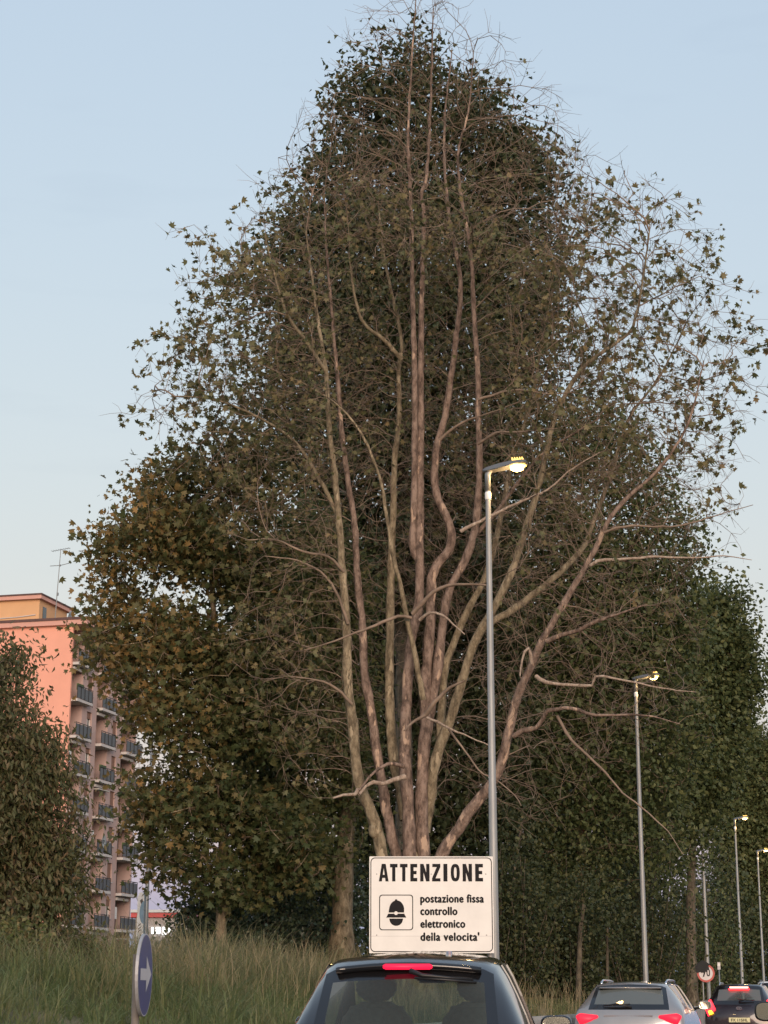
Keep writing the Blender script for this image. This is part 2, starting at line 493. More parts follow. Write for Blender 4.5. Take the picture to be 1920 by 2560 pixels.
BARK_BEIGE = bark_mat('plane_bark_beige', (.10, .08, .052), (.20, .16, .105), (.29, .24, .16), (.38, .31, .21))
BARK_RED = bark_mat('plane_bark_reddish', (.085, .060, .048), (.185, .132, .104), (.27, .20, .16), (.44, .315, .23))
BARK_PALE = bark_mat('dead_wood_pale', (.24, .18, .14), (.36, .28, .22), (.42, .34, .27), (.5, .42, .34), 2)
BARK_TWIG = mat('twig_bark', (.22, .165, .125), .85, var=.35, scale=3, spec=.2)
BARK_GREY = bark_mat('grey_bark', (.06, .05, .038), (.10, .085, .062), (.15, .125, .09), (.2, .17, .12))
LM_MAIN = leaf_mat('plane_leaf_olive', [(0, (.080, .092, .038)), (.35, (.130, .132, .058)), (.7, (.185, .158, .075)), (1, (.24, .175, .085))], .3)
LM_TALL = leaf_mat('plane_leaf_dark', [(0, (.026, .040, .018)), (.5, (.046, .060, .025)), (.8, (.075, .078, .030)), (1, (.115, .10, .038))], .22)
LM_ORANGE = leaf_mat('plane_leaf_rust', [(0, (.060, .082, .030)), (.45, (.135, .132, .052)), (.70, (.215, .155, .060)), (.88, (.285, .175, .062)), (1, (.37, .22, .07))], .40)
LM_GREEN = leaf_mat('plane_leaf_green', [(0, (.060, .085, .030)), (.5, (.125, .145, .055)), (.85, (.185, .195, .075)), (1, (.26, .22, .09))], .36)
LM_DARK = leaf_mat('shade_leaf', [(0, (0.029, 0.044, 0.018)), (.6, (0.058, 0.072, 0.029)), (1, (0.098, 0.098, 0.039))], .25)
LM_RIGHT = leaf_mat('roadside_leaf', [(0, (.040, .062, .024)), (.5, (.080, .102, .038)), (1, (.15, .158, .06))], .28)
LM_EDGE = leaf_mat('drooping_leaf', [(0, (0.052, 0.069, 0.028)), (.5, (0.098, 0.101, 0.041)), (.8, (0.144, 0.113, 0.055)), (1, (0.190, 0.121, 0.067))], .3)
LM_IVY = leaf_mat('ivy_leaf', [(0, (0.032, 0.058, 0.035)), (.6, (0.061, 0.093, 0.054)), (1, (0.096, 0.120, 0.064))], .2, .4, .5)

# --- the great plane tree with many stems
YT = 42.0
stump_px = (1042, 2330)
b0 = P(1042, 2400, YT); b0[2] = float(ground_z(b0[0], b0[1]))
plane = thing('plane_tree', b0, 0, 'tall many-stemmed plane tree, half bare, rising behind the white warning sign', 'tree')
STEMS = [  # px polyline, depth offset at foot and top, radius at foot and top, bark, top continues
 ([(985, 2215), (955, 2138), (945, 2083), (923, 2018), (901, 1968), (890, 1902), (883, 1819), (869, 1707), (867, 1579), (858, 1452), (849, 1325), (840, 1217), (822, 1054), (813, 909), (795, 800), (780, 690), (762, 560)], -.3, -1.2, .125, .02, 'b'),
 ([(1005, 2200), (981, 2098), (966, 2025), (955, 1953), (941, 1874), (927, 1772), (912, 1687), (905, 1542), (896, 1470), (890, 1380), (887, 1307), (869, 1199), (854, 1072), (847, 977), (840, 900), (828, 760), (815, 600), (810, 480)], .1, .8, .11, .018, 'r'),
 ([(1015, 2050), (1003, 1975), (990, 1925), (983, 1881), (975, 1790), (974, 1700), (975, 1600), (977, 1470), (981, 1325), (984, 1235), (986, 1152), (997, 1050), (997, 926), (1004, 856), (985, 760), (960, 640), (945, 500)], .3, 1.5, .12, .018, 'b'),
 ([(1024, 2225), (1024, 2134), (1021, 2025), (1013, 1917), (1013, 1845), (1017, 1736), (1031, 1579), (1042, 1542), (1049, 1470), (1049, 1362), (1049, 1253), (1051, 1108), (1052, 926), (1055, 694), (1060, 555), (1054, 483), (1067, 435), (1077, 242), (1083, 20)], -.2, .3, .14, .012, 'r'),
 ([(1046, 1400), (1031, 1362), (1036, 1253), (1037, 1108), (1036, 926), (1031, 694), (1028, 531), (1024, 435), (1020, 330), (1030, 145), (1042, -30)], .1, -.3, .085, .010, 'r'),
 ([(1060, 2230), (1057, 2134), (1053, 2025), (1057, 1917), (1064, 1809), (1064, 1700), (1075, 1579), (1078, 1470), (1082, 1434), (1100, 1402), (1124, 1370), (1127, 1325), (1112, 1285), (1096, 1250), (1086, 1199), (1092, 1120), (1112, 1040), (1125, 960), (1140, 850), (1150, 700), (1120, 520), (1110, 330), (1130, 120)], .0, .9, .15, .012, 'r'),
 ([(1064, 1850), (1078, 1760), (1093, 1680), (1107, 1560), (1125, 1470), (1162, 1405), (1183, 1343), (1194, 1271), (1198, 1163), (1196, 1036), (1195, 926), (1186, 810), (1178, 648), (1164, 555), (1149, 459), (1146, 380), (1172, 265), (1183, 130)], .3, -.6, .11, .012, 'r'),
 ([(1062, 2080), (1075, 1989), (1089, 1899), (1118, 1819), (1140, 1754), (1162, 1680), (1183, 1615), (1209, 1564), (1252, 1488), (1288, 1405), (1324, 1289), (1350, 1203), (1364, 1137), (1386, 1047), (1426, 964), (1469, 908), (1569, 834), (1592, 782), (1612, 669), (1625, 560)], .3, -1.5, .125, .012, 'b'),
 ([(1100, 1850), (1106, 1740), (1115, 1662), (1162, 1542), (1209, 1452), (1240, 1350), (1262, 1240), (1290, 1120), (1330, 1000), (1355, 850), (1390, 700), (1440, 560)], .5, 2.0, .09, .012, 'b'),
 ([(1205, 1570), (1252, 1542), (1306, 1508), (1397, 1434), (1449, 1380), (1468, 1350), (1492, 1280), (1530, 1180), (1570, 1050), (1650, 940), (1720, 800)], -.2, 1.8, .085, .010, 'b'),
 ([(1075, 2225), (1107, 2130), (1147, 2072), (1183, 2015), (1223, 1968), (1252, 1913), (1266, 1852), (1285, 1772), (1303, 1718), (1330, 1660), (1356, 1604), (1386, 1548), (1430, 1474), (1476, 1395), (1502, 1343), (1517, 1309), (1562, 1249), (1640, 1180), (1720, 1060), (1760, 900)], -.3, -2.2, .13, .010, 'r'),
 ([(1058, 1750), (1040, 1650), (1018, 1550), (1003, 1470), (985, 1400), (965, 1280), (948, 1190), (900, 1080), (840, 1010), (760, 960), (690, 930)], -.4, -1.6, .06, .010, 'b'),
 ([(845, 1290), (800, 1200), (750, 1120), (700, 1075), (620, 1030), (540, 1000), (450, 990)], -.8, -1.8, .05, .010, 'b'),
 ([(815, 930), (770, 860), (720, 790), (690, 700), (665, 600)], -1.0, -2.0, .045, .010, 'b'),
 ([(1004, 900), (960, 850), (905, 800), (880, 700), (870, 560)], .8, 0, .05, .010, 'b'),
 ([(1186, 1340), (1240, 1280), (1300, 1200), (1360, 1130), (1440, 1080), (1560, 1010)], .2, -.6, .045, .010, 'r'),
]
BRANCH = [  # arching and dead branches one can follow by eye
 ([(1151, 1329), (1234, 1286), (1306, 1253), (1371, 1224), (1420, 1180), (1500, 1130)], -1.2, -2, .035, .01, 'p'),
 ([(1031, 1535), (1068, 1495), (1100, 1470), (1143, 1461), (1216, 1463)], -.8, -1.6, .04, .02, 't'),
 ([(1050, 1550), (1075, 1532), (1107, 1539), (1162, 1586)], -.8, -1.5, .03, .012, 'p'),
 ([(1028, 1545), (995, 1541), (937, 1564), (890, 1582), (822, 1608), (760, 1625)], -.8, -1.4, .032, .012, 't'),
 ([(1064, 1787), (1089, 1754), (1125, 1718), (1162, 1702)], -.7, -1.2, .045, .02, 't'),
 ([(1064, 1787), (1030, 1808), (1010, 1827)], -.7, -1.2, .03, .015, 't'),
 ([(1068, 1794), (1107, 1812), (1144, 1830), (1227, 1866)], -.8, -1.5, .025, .01, 'p'),
 ([(1122, 1823), (1154, 1866), (1183, 1906), (1209, 1935), (1234, 1946), (1285, 1986), (1303, 2015)], -1, -1.7, .02, .008, 't'),
 ([(1012, 1942), (981, 1950), (956, 1960), (934, 1955), (912, 1968), (898, 1986)], -.6, -1.3, .035, .03, 'p'),
 ([(895, 1975), (887, 1986), (858, 1988), (833, 1995)], -1.2, -1.5, .035, .022, 'p'),
 ([(1010, 1917), (981, 1910), (956, 1917), (927, 1939), (898, 1975)], -.6, -1.3, .03, .02, 'r'),
 ([(1367, 1604), (1405, 1586), (1449, 1575), (1491, 1552), (1562, 1530), (1618, 1511)], -1.5, -2.5, .05, .012, 'r'),
 ([(1283, 1841), (1306, 1827), (1342, 1819), (1357, 1798), (1371, 1776), (1393, 1774), (1412, 1769), (1449, 1776), (1490, 1788), (1610, 1788), (1700, 1810)], -1.3, -2.5, .05, .010, 'r'),
 ([(1393, 1790), (1428, 1850), (1472, 1891), (1525, 1944), (1557, 1982), (1607, 2022), (1670, 2079), (1707, 2135)], -1.7, -2.6, .028, .008, 't'),
 ([(1476, 1414), (1494, 1403), (1543, 1399), (1640, 1392), (1730, 1395), (1810, 1390), (1880, 1400)], -1.9, -2.6, .035, .007, 'p'),
 ([(1509, 1332), (1562, 1315), (1674, 1317), (1748, 1302), (1823, 1279), (1883, 1262)], -2, -2.6, .025, .007, 't'),
 ([(1340, 1690), (1365, 1706), (1420, 1712), (1480, 1712), (1490, 1690), (1560, 1700), (1650, 1720), (1740, 1730)], -1.6, -2.6, .04, .008, 'p'),
 ([(1330, 1660), (1320, 1620), (1305, 1650), (1300, 1690)], -1.6, -2.0, .03, .015, 'p'),
 ([(1195, 1000), (1240, 985), (1300, 975), (1380, 985), (1440, 980)], -.6, -1.4, .03, .01, 't'),
 ([(1100, 1100), (1150, 1060), (1230, 1030), (1300, 1005)], .2, -.6, .03, .01, 't'),
 ([(1195, 1110), (1240, 1083), (1290, 1080), (1400, 1070)], -.6, -1.4, .026, .01, 't'),
 ([(870, 1560), (840, 1480), (800, 1430), (740, 1400), (660, 1390)], -.9, -1.6, .03, .01, 't'),
 ([(860, 1430), (820, 1390), (760, 1380), (690, 1350), (620, 1350)], -.9, -1.8, .03, .01, 't'),
 ([(880, 1760), (840, 1720), (790, 1700), (720, 1690)], -.9, -1.6, .028, .01, 't'),
]
seeds, spar = [], []
def add_stem(poly, d0, d1, r0, r1, bk, nm):
    n = len(poly)
    y = YT + np.interp(np.linspace(0, 1, n), [0, 1], [d0, d1])
    pts = np.array([P(px, py, yy) for (px, py), yy in zip(poly, y)])
    c = catmull(pts, .18); k = len(c)
    c[1:-1] += rng.normal(size=(k - 2, 3)) * .006
    t = np.linspace(0, 1, k)
    r = 1.0 * r0 * (1 - t) ** .95 + r1
    r = r * (1 + .05 * np.sin(np.arange(k) * .9 + random.random() * 6) + .04 * rng.normal(size=k))
    V, F = tube_arrays(c - b0, r, 12 if r0 > .05 else 7)
    bm_ = {'b': BARK_BEIGE, 'r': BARK_RED, 'p': BARK_PALE, 't': BARK_TWIG}[bk]
    link(nm, mesh_np(nm, V, F, bm_, True), plane)
    s0 = len(seeds)
    for i, p in enumerate(c[::2]):
        seeds.append(p); spar.append(-1 if i == 0 else s0 + i - 1)
for s in STEMS: add_stem(*s, 'stem')
nst = len(seeds)
for s in BRANCH: add_stem(*s, 'branch')
# stump and bole behind the sign
tp = np.array([b0 - (0, 0, .1), b0 + (.0, 0, .5), P(1036, 2290, YT), P(1032, 2200, YT), P(1030, 2130, YT)])
c = catmull(tp, .25); k = len(c)
V, F = tube_arrays(c - b0, np.interp(np.linspace(0, 1, k), [0, .15, .5, .8, 1], [.62, .5, .42, .40, .12]) * (1 + .05 * rng.normal(size=k)), 16)
link('trunk', mesh_np('trunk', V, F, BARK_BEIGE, True), plane)
link('burl', MB().ellipsoid(tuple(P(938, 2075, YT - .45) - b0), (.16, .15, .2)).mesh('burl', BARK_BEIGE, True), plane)

main_rows = [(-30, 960, 1110), (60, 900, 1180), (160, 860, 1290), (270, 800, 1390), (420, 700, 1480), (480, 640, 1650), (600, 560, 1780), (750, 470, 1830), (900, 400, 1850),
             (1030, 350, 1850), (1130, 500, 1830), (1300, 560, 1830), (1400, 570, 1790), (1600, 590, 1720), (1800, 650, 1640), (1950, 740, 1480), (2040, 860, 1330)]
A = envelope(main_rows, YT - .4, 21000, .42, .5, rag=.06)
def to_px(p):
    d = p - np.array((0, 0, CAMZ)); f = d[:, 1] * CT + d[:, 2] * ST; u = -d[:, 1] * ST + d[:, 2] * CT
    return CX + FPX * d[:, 0] / f, CY - FPX * u / f
ax, ay = to_px(A)
A = A[~((ay > 1550) & (ax > 780) & (ax < 1230) & (rng.random(len(A)) < .72)) & ~((ay > 1350) & (rng.random(len(A)) < .35))]
ax, ay = to_px(A)
mid_ = (ax > 820) & (ax < 1270) & (ay > 620) & (A[:, 1] < YT + .5)     # keep the inner stems in view: their side shoots stand behind
A[mid_, 1] = 2 * (YT + .5) - A[mid_, 1]
A = clumpy(A, 2.0, -.9, 5)
N, par, ch, dirs = grow(seeds, spar, A, .34, 2.6, .30, iters=80, trop=(0, 0, .14), jit=.30, maxch=2, inertia=.75)
m0 = len(seeds)
rad = radii(N, par, .0062, 2.3)
rad = np.minimum(rad, .05)
runs = []
for cch in chains(par, rad, m0):
    pts = N[cch]; r = rad[cch].copy(); r[0] = r[1]
    runs.append((pts, r, 3 if r.max() < .014 else 5))
# fine end twigs
tips = np.where((ch[m0:] == 0) | ((ch[m0:] == 1) & (rng.random(len(ch) - m0) < .45)))[0] + m0
tw_tip, tw_dir = [], []
for rep in range(3):
    L = rng.uniform(.25, .8, len(tips)); d = unit(dirs[tips] + rng.normal(size=(len(tips), 3)) * .55)
    d2 = unit(d + rng.normal(size=d.shape) * .35 + np.array((0, 0, .1)))
    mid = N[tips] + d * L[:, None] * .5; end = mid + d2 * L[:, None] * .5
    for i in range(len(tips)):
        runs.append((np.array((N[tips[i]], mid[i], end[i])), np.array((.0050, .0042, .0025)), 3))
    tw_tip.append(np.concatenate([mid, end])); tw_dir.append(np.concatenate([d, d2]))
link('twigs', tubes_mesh('twigs', runs, BARK_TWIG, b0), plane, 'stuff')
tw_tip = np.vstack(tw_tip); tw_dir = np.vstack(tw_dir)
px, py = to_px(tw_tip)
dens = np.where(px > 1400, .55, np.where(px < 800, 1.0, .9))
dens = dens * smooth(380, 560, py) * (1 - .75 * smooth(1080, 1300, py)) * (1 - .8 * smooth(1350, 1650, py))
dens = np.where((px > 1420) & (py > 1180), .10, dens)
dens = np.where((px > 1250) & (px < 1440) & (py < 620), .1, dens)
dens = np.where((px > 850) & (px < 1260) & (py > 900), dens * .35, dens)
dens = np.where((px < 860) & (py > 1120), .8 * (1 - .6 * smooth(1700, 1950, py)), dens)
cnt = np.where(rng.random(len(dens)) < np.clip(dens * .42, 0, 1), 2 + rng.poisson(1.2, len(dens)), 0)   # leaves sit together on their shoots
T = np.repeat(np.arange(len(tw_tip)), cnt); n = len(T)
pos = tw_tip[T] + rng.normal(size=(n, 3)) * .06
D = rng.normal(size=(n, 3)) * .8 + tw_dir[T] * .3 - np.array((0, 0, .5))
tint = np.clip(rng.random(n) * .75 + .1 + .15 * rng.normal(size=len(tw_tip))[T], 0, 1)
link('foliage', leaves_mesh('foliage', pos, D, .135 * rng.uniform(.45, 1.35, n) * np.where((px[T] > 640) & (px[T] < 1420), .78, 1.0), 'plane', LM_MAIN, b0, tint, .5), plane, 'stuff')
print('plane nodes', len(N), 'leaves', n, 'runs', len(runs))

# --- the other trees
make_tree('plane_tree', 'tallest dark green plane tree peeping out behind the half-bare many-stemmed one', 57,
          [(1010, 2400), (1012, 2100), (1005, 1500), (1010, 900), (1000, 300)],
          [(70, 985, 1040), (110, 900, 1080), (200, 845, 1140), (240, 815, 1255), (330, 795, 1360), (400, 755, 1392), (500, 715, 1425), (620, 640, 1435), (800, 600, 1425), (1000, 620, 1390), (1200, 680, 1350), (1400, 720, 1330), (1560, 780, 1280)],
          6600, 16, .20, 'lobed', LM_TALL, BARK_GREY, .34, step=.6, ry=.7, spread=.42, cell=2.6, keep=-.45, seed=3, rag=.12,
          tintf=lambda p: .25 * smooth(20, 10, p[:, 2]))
make_tree('plane_tree', 'rust and green plane tree with a slim pale trunk at the left', 44.5,
          [(556, 2400), (553, 2250), (560, 2000), (545, 1700), (530, 1400), (560, 1150)],
          [(1052, 515, 630), (1090, 445, 690), (1130, 425, 700), (1165, 355, 715), (1195, 330, 720), (1230, 290, 720), (1248, 268, 720), (1290, 288, 710), (1322, 225, 700), (1345, 205, 710), (1400, 222, 720), (1460, 245, 735), (1505, 222, 740), (1560, 250, 750), (1638, 205, 760), (1690, 255, 765), (1740, 290, 770), (1800, 285, 770), (1860, 320, 790), (1930, 325, 800), (2000, 300, 830), (2080, 310, 830), (2150, 330, 810), (2200, 350, 780), (2255, 450, 670)],
          6200, 12, .15, 'plane', LM_ORANGE, BARK_BEIGE, .14, step=.45, ry=.8, spread=.34, cell=2.4, keep=.12, seed=4, rag=.2,
          tintf=lambda p: .30 * smooth(-2.8, -6.2, p[:, 0]) + .12 * smooth(4, 10, p[:, 2]) - .36)
make_tree('plane_tree', 'stout beige trunk and low green crown left of the warning sign', 48,
          [(852, 2410), (858, 2200), (870, 1950), (850, 1700), (800, 1450)],
          [(1240, 720, 840), (1330, 660, 900), (1450, 600, 950), (1600, 560, 960), (1800, 520, 960), (1950, 530, 950), (2080, 580, 930), (2170, 650, 900), (2220, 720, 850)],
          3800, 15, .15, 'lobed', LM_GREEN, BARK_BEIGE, .33, step=.45, ry=.7, spread=.36, cell=1.9, keep=-.12, seed=6)
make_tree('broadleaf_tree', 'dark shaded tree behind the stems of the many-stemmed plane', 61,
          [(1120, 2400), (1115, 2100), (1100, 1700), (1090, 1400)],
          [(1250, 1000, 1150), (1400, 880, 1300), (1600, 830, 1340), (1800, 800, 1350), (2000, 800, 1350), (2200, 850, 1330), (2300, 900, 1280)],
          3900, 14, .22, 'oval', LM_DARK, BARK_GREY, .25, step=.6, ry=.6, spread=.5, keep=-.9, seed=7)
make_tree('broadleaf_tree', 'broad dark green roadside tree right of the near lamp post', 63,
          [(1448, 2400), (1452, 2200), (1460, 1800), (1450, 1400)],
          [(960, 1430, 1500), (1050, 1330, 1580), (1150, 1270, 1650), (1250, 1240, 1720), (1350, 1230, 1770), (1500, 1220, 1790), (1650, 1210, 1800), (1850, 1210, 1780), (2000, 1220, 1740), (2150, 1240, 1700), (2230, 1300, 1640)],
          5600, 16, .19, 'oval', LM_RIGHT, BARK_BEIGE, .26, step=.58, ry=.5, spread=.5, cell=2.6, keep=-.5, seed=8, rag=.16, group='trees along the road')
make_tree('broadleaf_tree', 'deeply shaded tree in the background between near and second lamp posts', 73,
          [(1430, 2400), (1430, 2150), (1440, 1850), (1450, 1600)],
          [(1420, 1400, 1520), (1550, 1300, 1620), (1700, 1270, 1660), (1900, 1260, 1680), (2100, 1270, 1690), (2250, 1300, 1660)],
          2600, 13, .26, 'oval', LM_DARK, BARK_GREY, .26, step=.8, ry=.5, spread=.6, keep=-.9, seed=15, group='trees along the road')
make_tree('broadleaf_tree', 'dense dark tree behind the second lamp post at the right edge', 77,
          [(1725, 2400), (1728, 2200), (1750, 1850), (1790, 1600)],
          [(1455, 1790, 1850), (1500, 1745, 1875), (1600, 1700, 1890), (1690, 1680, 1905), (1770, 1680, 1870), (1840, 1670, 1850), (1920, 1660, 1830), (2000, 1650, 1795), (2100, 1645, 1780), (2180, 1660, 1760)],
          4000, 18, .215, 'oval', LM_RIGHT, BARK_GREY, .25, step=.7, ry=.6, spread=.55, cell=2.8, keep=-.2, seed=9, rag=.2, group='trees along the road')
make_tree('broadleaf_tree', 'farther olive green tree behind the distant lamp posts', 132,
          [(1890, 2410), (1890, 2250), (1885, 2050), (1890, 1900)],
          [(1790, 1855, 1900), (1840, 1825, 1950), (1950, 1790, 1990), (2100, 1780, 2000), (2250, 1790, 2000), (2340, 1820, 1970)],
          3000, 19, .30, 'oval', LM_RIGHT, BARK_GREY, .34, step=1.0, ry=.6, spread=.8, keep=-.55, seed=10, group='trees along the road',
          tintf=lambda p: np.full(len(p), .15))
make_tree('broadleaf_tree', 'most distant tree filling the right edge beyond the last lamp', 150,
          [(2010, 2420), (2010, 2300), (2010, 2100)],
          [(1850, 1960, 2050), (1950, 1890, 2120), (2100, 1850, 2150), (2300, 1860, 2150), (2370, 1900, 2120)],
          1800, 14, .45, 'oval', LM_RIGHT, BARK_GREY, .28, step=.9, ry=.8, spread=.7, keep=-.6, seed=12, group='trees along the road')
make_tree('walnut_tree', 'brownish tree with drooping narrow leaves at the left edge, before the salmon building', 30,
          [(30, 2400), (35, 2250), (20, 2000), (-10, 1750)],
          [(1555, -80, 25), (1640, -120, 85), (1720, -140, 60), (1800, -150, 120), (1900, -150, 150), (2000, -150, 172), (2100, -150, 180), (2200, -140, 185), (2280, -120, 190), (2340, -60, 150)],
          3200, 22, .12, 'lance', LM_EDGE, BARK_GREY, .14, step=.38, ry=.8, spread=.28, cell=1.5, keep=.05, rag=.2, droop=.6, seed=13, up=.2)

# --- ivy-grown thicket and shrubs between the trunks
def make_shrub(label, cx, Y, top, w, nleaf, m, size, group, seed, name='shrub', cat='shrub', depth=.6):
    p = P(cx, 2440, Y); gz = float(ground_z(p[0], p[1])); base = np.array((p[0], p[1], gz))
    root = thing(name, base, 0, label, cat, group)
    h = P(cx, top, Y)[2] - gz; hw = w / FPX * Y
    g = np.random.default_rng(seed); runs = []; tips = []
    for k in range(26):
        a = g.random() * 6.28; q = g.random() ** .5
        e = base + np.array((math.cos(a) * hw * q, math.sin(a) * hw * depth * q, h * (1 - .55 * q * q) * g.uniform(.75, 1.0)))
        s = base + np.array((math.cos(a) * hw * .35 * q, math.sin(a) * hw * .3 * q, -.05))
        mid = (s + e) / 2 + g.normal(size=3) * .12
        c = catmull(np.array((s, mid, e)), .3); runs.append((c, np.linspace(.035, .008, len(c)), 4)); tips.append(c[1:])
    link('stems', tubes_mesh('stems', runs, BARK_GREY, base), root)
    T = np.vstack(tips); k = g.integers(0, len(T), nleaf)
    pos = T[k] + g.normal(size=(nleaf, 3)) * np.array((.38, .3, .33)) * (hw / 1.6)
    pos[:, 2] = np.maximum(pos[:, 2], ground_z(pos[:, 0], pos[:, 1]) + .05)
    D = g.normal(size=(nleaf, 3)) - np.array((0, 0, .5))
    link('foliage', leaves_mesh('foliage', pos, D, size * g.uniform(.6, 1.2, nleaf), 'oval', m, base, np.clip(g.random(nleaf), 0, 1)), root, 'stuff')
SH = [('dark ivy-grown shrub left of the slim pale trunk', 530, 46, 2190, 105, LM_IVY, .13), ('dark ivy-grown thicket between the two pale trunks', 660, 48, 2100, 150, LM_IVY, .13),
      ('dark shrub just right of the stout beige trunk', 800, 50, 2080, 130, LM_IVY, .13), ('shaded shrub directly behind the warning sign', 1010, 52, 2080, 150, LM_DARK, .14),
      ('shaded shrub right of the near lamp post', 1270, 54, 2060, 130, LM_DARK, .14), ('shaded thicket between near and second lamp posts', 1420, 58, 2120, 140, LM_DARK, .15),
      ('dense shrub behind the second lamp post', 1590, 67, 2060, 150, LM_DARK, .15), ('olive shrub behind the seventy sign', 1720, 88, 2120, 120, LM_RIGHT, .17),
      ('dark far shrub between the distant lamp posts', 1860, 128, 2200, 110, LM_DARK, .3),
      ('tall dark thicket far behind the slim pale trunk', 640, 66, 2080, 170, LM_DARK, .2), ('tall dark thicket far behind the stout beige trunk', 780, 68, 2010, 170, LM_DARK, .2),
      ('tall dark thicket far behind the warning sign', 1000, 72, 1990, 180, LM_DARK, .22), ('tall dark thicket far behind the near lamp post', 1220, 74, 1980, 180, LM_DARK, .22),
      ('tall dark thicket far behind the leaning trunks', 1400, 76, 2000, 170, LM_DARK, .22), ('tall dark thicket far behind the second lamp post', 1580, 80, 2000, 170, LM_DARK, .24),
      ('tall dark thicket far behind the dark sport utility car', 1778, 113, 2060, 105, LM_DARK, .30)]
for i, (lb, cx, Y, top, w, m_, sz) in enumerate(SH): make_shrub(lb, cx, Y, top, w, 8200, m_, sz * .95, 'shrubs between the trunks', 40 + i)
# slim leaning trunks in the shade of the thicket
for lb, pts, Y, r in (('slim leaning trunk in the shade right of the near lamp post', [(1280, 2400), (1284, 2200), (1295, 2120), (1305, 2060)], 57, .09),
                      ('broken leaning trunk in the shade left of the second lamp post', [(1442, 2420), (1450, 2340), (1456, 2290), (1460, 2260)], 56, .10),
                      ('pale slender trunk among grass left of the second lamp post', [(1516, 2420), (1518, 2350), (1519, 2290)], 57, .06)):
    tp = np.array([P(a, b, Y) for a, b in pts]); gz = float(ground_z(tp[0][0], tp[0][1])); tp[0][2] = gz - .05
    c = catmull(tp, .3); base = np.array((tp[0][0], tp[0][1], gz))
    V, F = tube_arrays(c - base, np.linspace(r, r * .55, len(c)), 9)
    root = thing('sapling', base, 0, lb, 'tree', 'slim trunks in the thicket')
    link('trunk', mesh_np('trunk', V, F, BARK_GREY, True), root)
    T = c[-1]; n = 700
    pos = T + rng.normal(size=(n, 3)) * np.array((.6, .5, .6)); D = rng.normal(size=(n, 3)) - np.array((0, 0, .5))
    link('crown', leaves_mesh('crown', pos, D, .14 * rng.uniform(.6, 1.2, n), 'oval', LM_DARK, base, rng.random(n)), root, 'stuff')
# ------------------------------------------------------------------ the salmon apartment block
M['salmon'] = mat('salmon_render', (.74, .36, .265), .9, var=.06, scale=.35, spec=.2)
M['pinkish'] = mat('pink_grey_render', (.46, .335, .305), .9, var=.05, scale=.5, spec=.2)
M['cream'] = mat('ochre_render', (.62, .37, .20), .9, var=.05, scale=.6, spec=.2)
M['fascia'] = mat('pink_fascia', (.58, .32, .26), .8, var=.06, scale=1)
M['roofing'] = mat('dark_roofing', (.10, .055, .05), .8, var=.2, scale=2)
M['slab'] = mat('pale_slab', (.50, .47, .45), .8, var=.08, scale=2)
M['rail'] = mat('dark_glass_railing', (.045, .05, .055), .35, var=.2, scale=2)
M['shutter'] = mat('brown_shutter', (.22, .115, .075), .7, var=.12, scale=20, stretch=(.01, .01, 3))
M['loggia'] = mat('shaded_loggia_render', (.09, .072, .068), .9, var=.1, scale=1)  # shade inside the recesses is put into this dark colour
M['pane'] = mat('window_pane', (.05, .06, .065), .08, var=.2, scale=1, spec=.8)
M['white'] = mat('white_paint', (.74, .73, .70), .6, var=.05, scale=3)
M['dish'] = mat('dish_grey', (.30, .33, .34), .5, var=.1, scale=3)
M['plants'] = mat('balcony_plants', (.06, .09, .03), .8, var=.4, scale=8, bmp=.5)
M['awning'] = mat('striped_awning', (.42, .40, .36), .8, var=.3, scale=12)
YB = 150.0
cz = P(183, 1560, YB)
bx, by = cz[0], YB
BW, BL, FH, NF, H0 = 16.0, 14.9, 3.03, 10, 1.1            # gable width, length, storey height, storeys
BZ = P(183, 1563, YB)[2]                                   # eaves
H0 = BZ - FH * NF
# local frame: x to the right across the gable (gable spans -BW..0), y along the facade away from the camera
bld = thing('apartment_building', (bx, by, 0), -YAW, 'salmon pink apartment block with balconies at the left behind the trees', 'building')
# gable and body (the facade skin stands in front of the core at x = -1.25)
MB().box(-BW, 0, 0, .25, 0, BZ).obj('gable_wall', M['salmon'], bld)
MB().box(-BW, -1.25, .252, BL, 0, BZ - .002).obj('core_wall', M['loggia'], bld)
wall = MB()
mods = [(0.0, 2.55), (5.65, 8.2), (11.35, 14.6)]           # loggia openings along the facade
piers = [(2.55, 5.65, 3.65, 4.7), (8.2, 11.35, 9.3, 10.35)]  # wall strips and their window column
WZ0, WZ1 = .85, 2.45
for a, b, w0, w1 in piers:
    wall.box(-1.248, 0, a, w0, 0, BZ - .004); wall.box(-1.248, 0, w1, b, 0, BZ - .004)
    zs = [0] + [v for k in range(NF) for v in (H0 + k * FH + WZ0, H0 + k * FH + WZ1)] + [BZ - .004]
    for i in range(0, len(zs), 2): wall.box(-1.246, -.003, w0 + .002, w1 - .002, zs[i], zs[i + 1])
wall.box(-1.248, 0, 14.6, BL, 0, BZ - .004)
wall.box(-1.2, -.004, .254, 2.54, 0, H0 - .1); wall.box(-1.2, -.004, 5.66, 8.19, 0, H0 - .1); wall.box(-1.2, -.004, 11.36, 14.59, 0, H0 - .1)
wall.obj('facade_wall', M['pinkish'], bld)
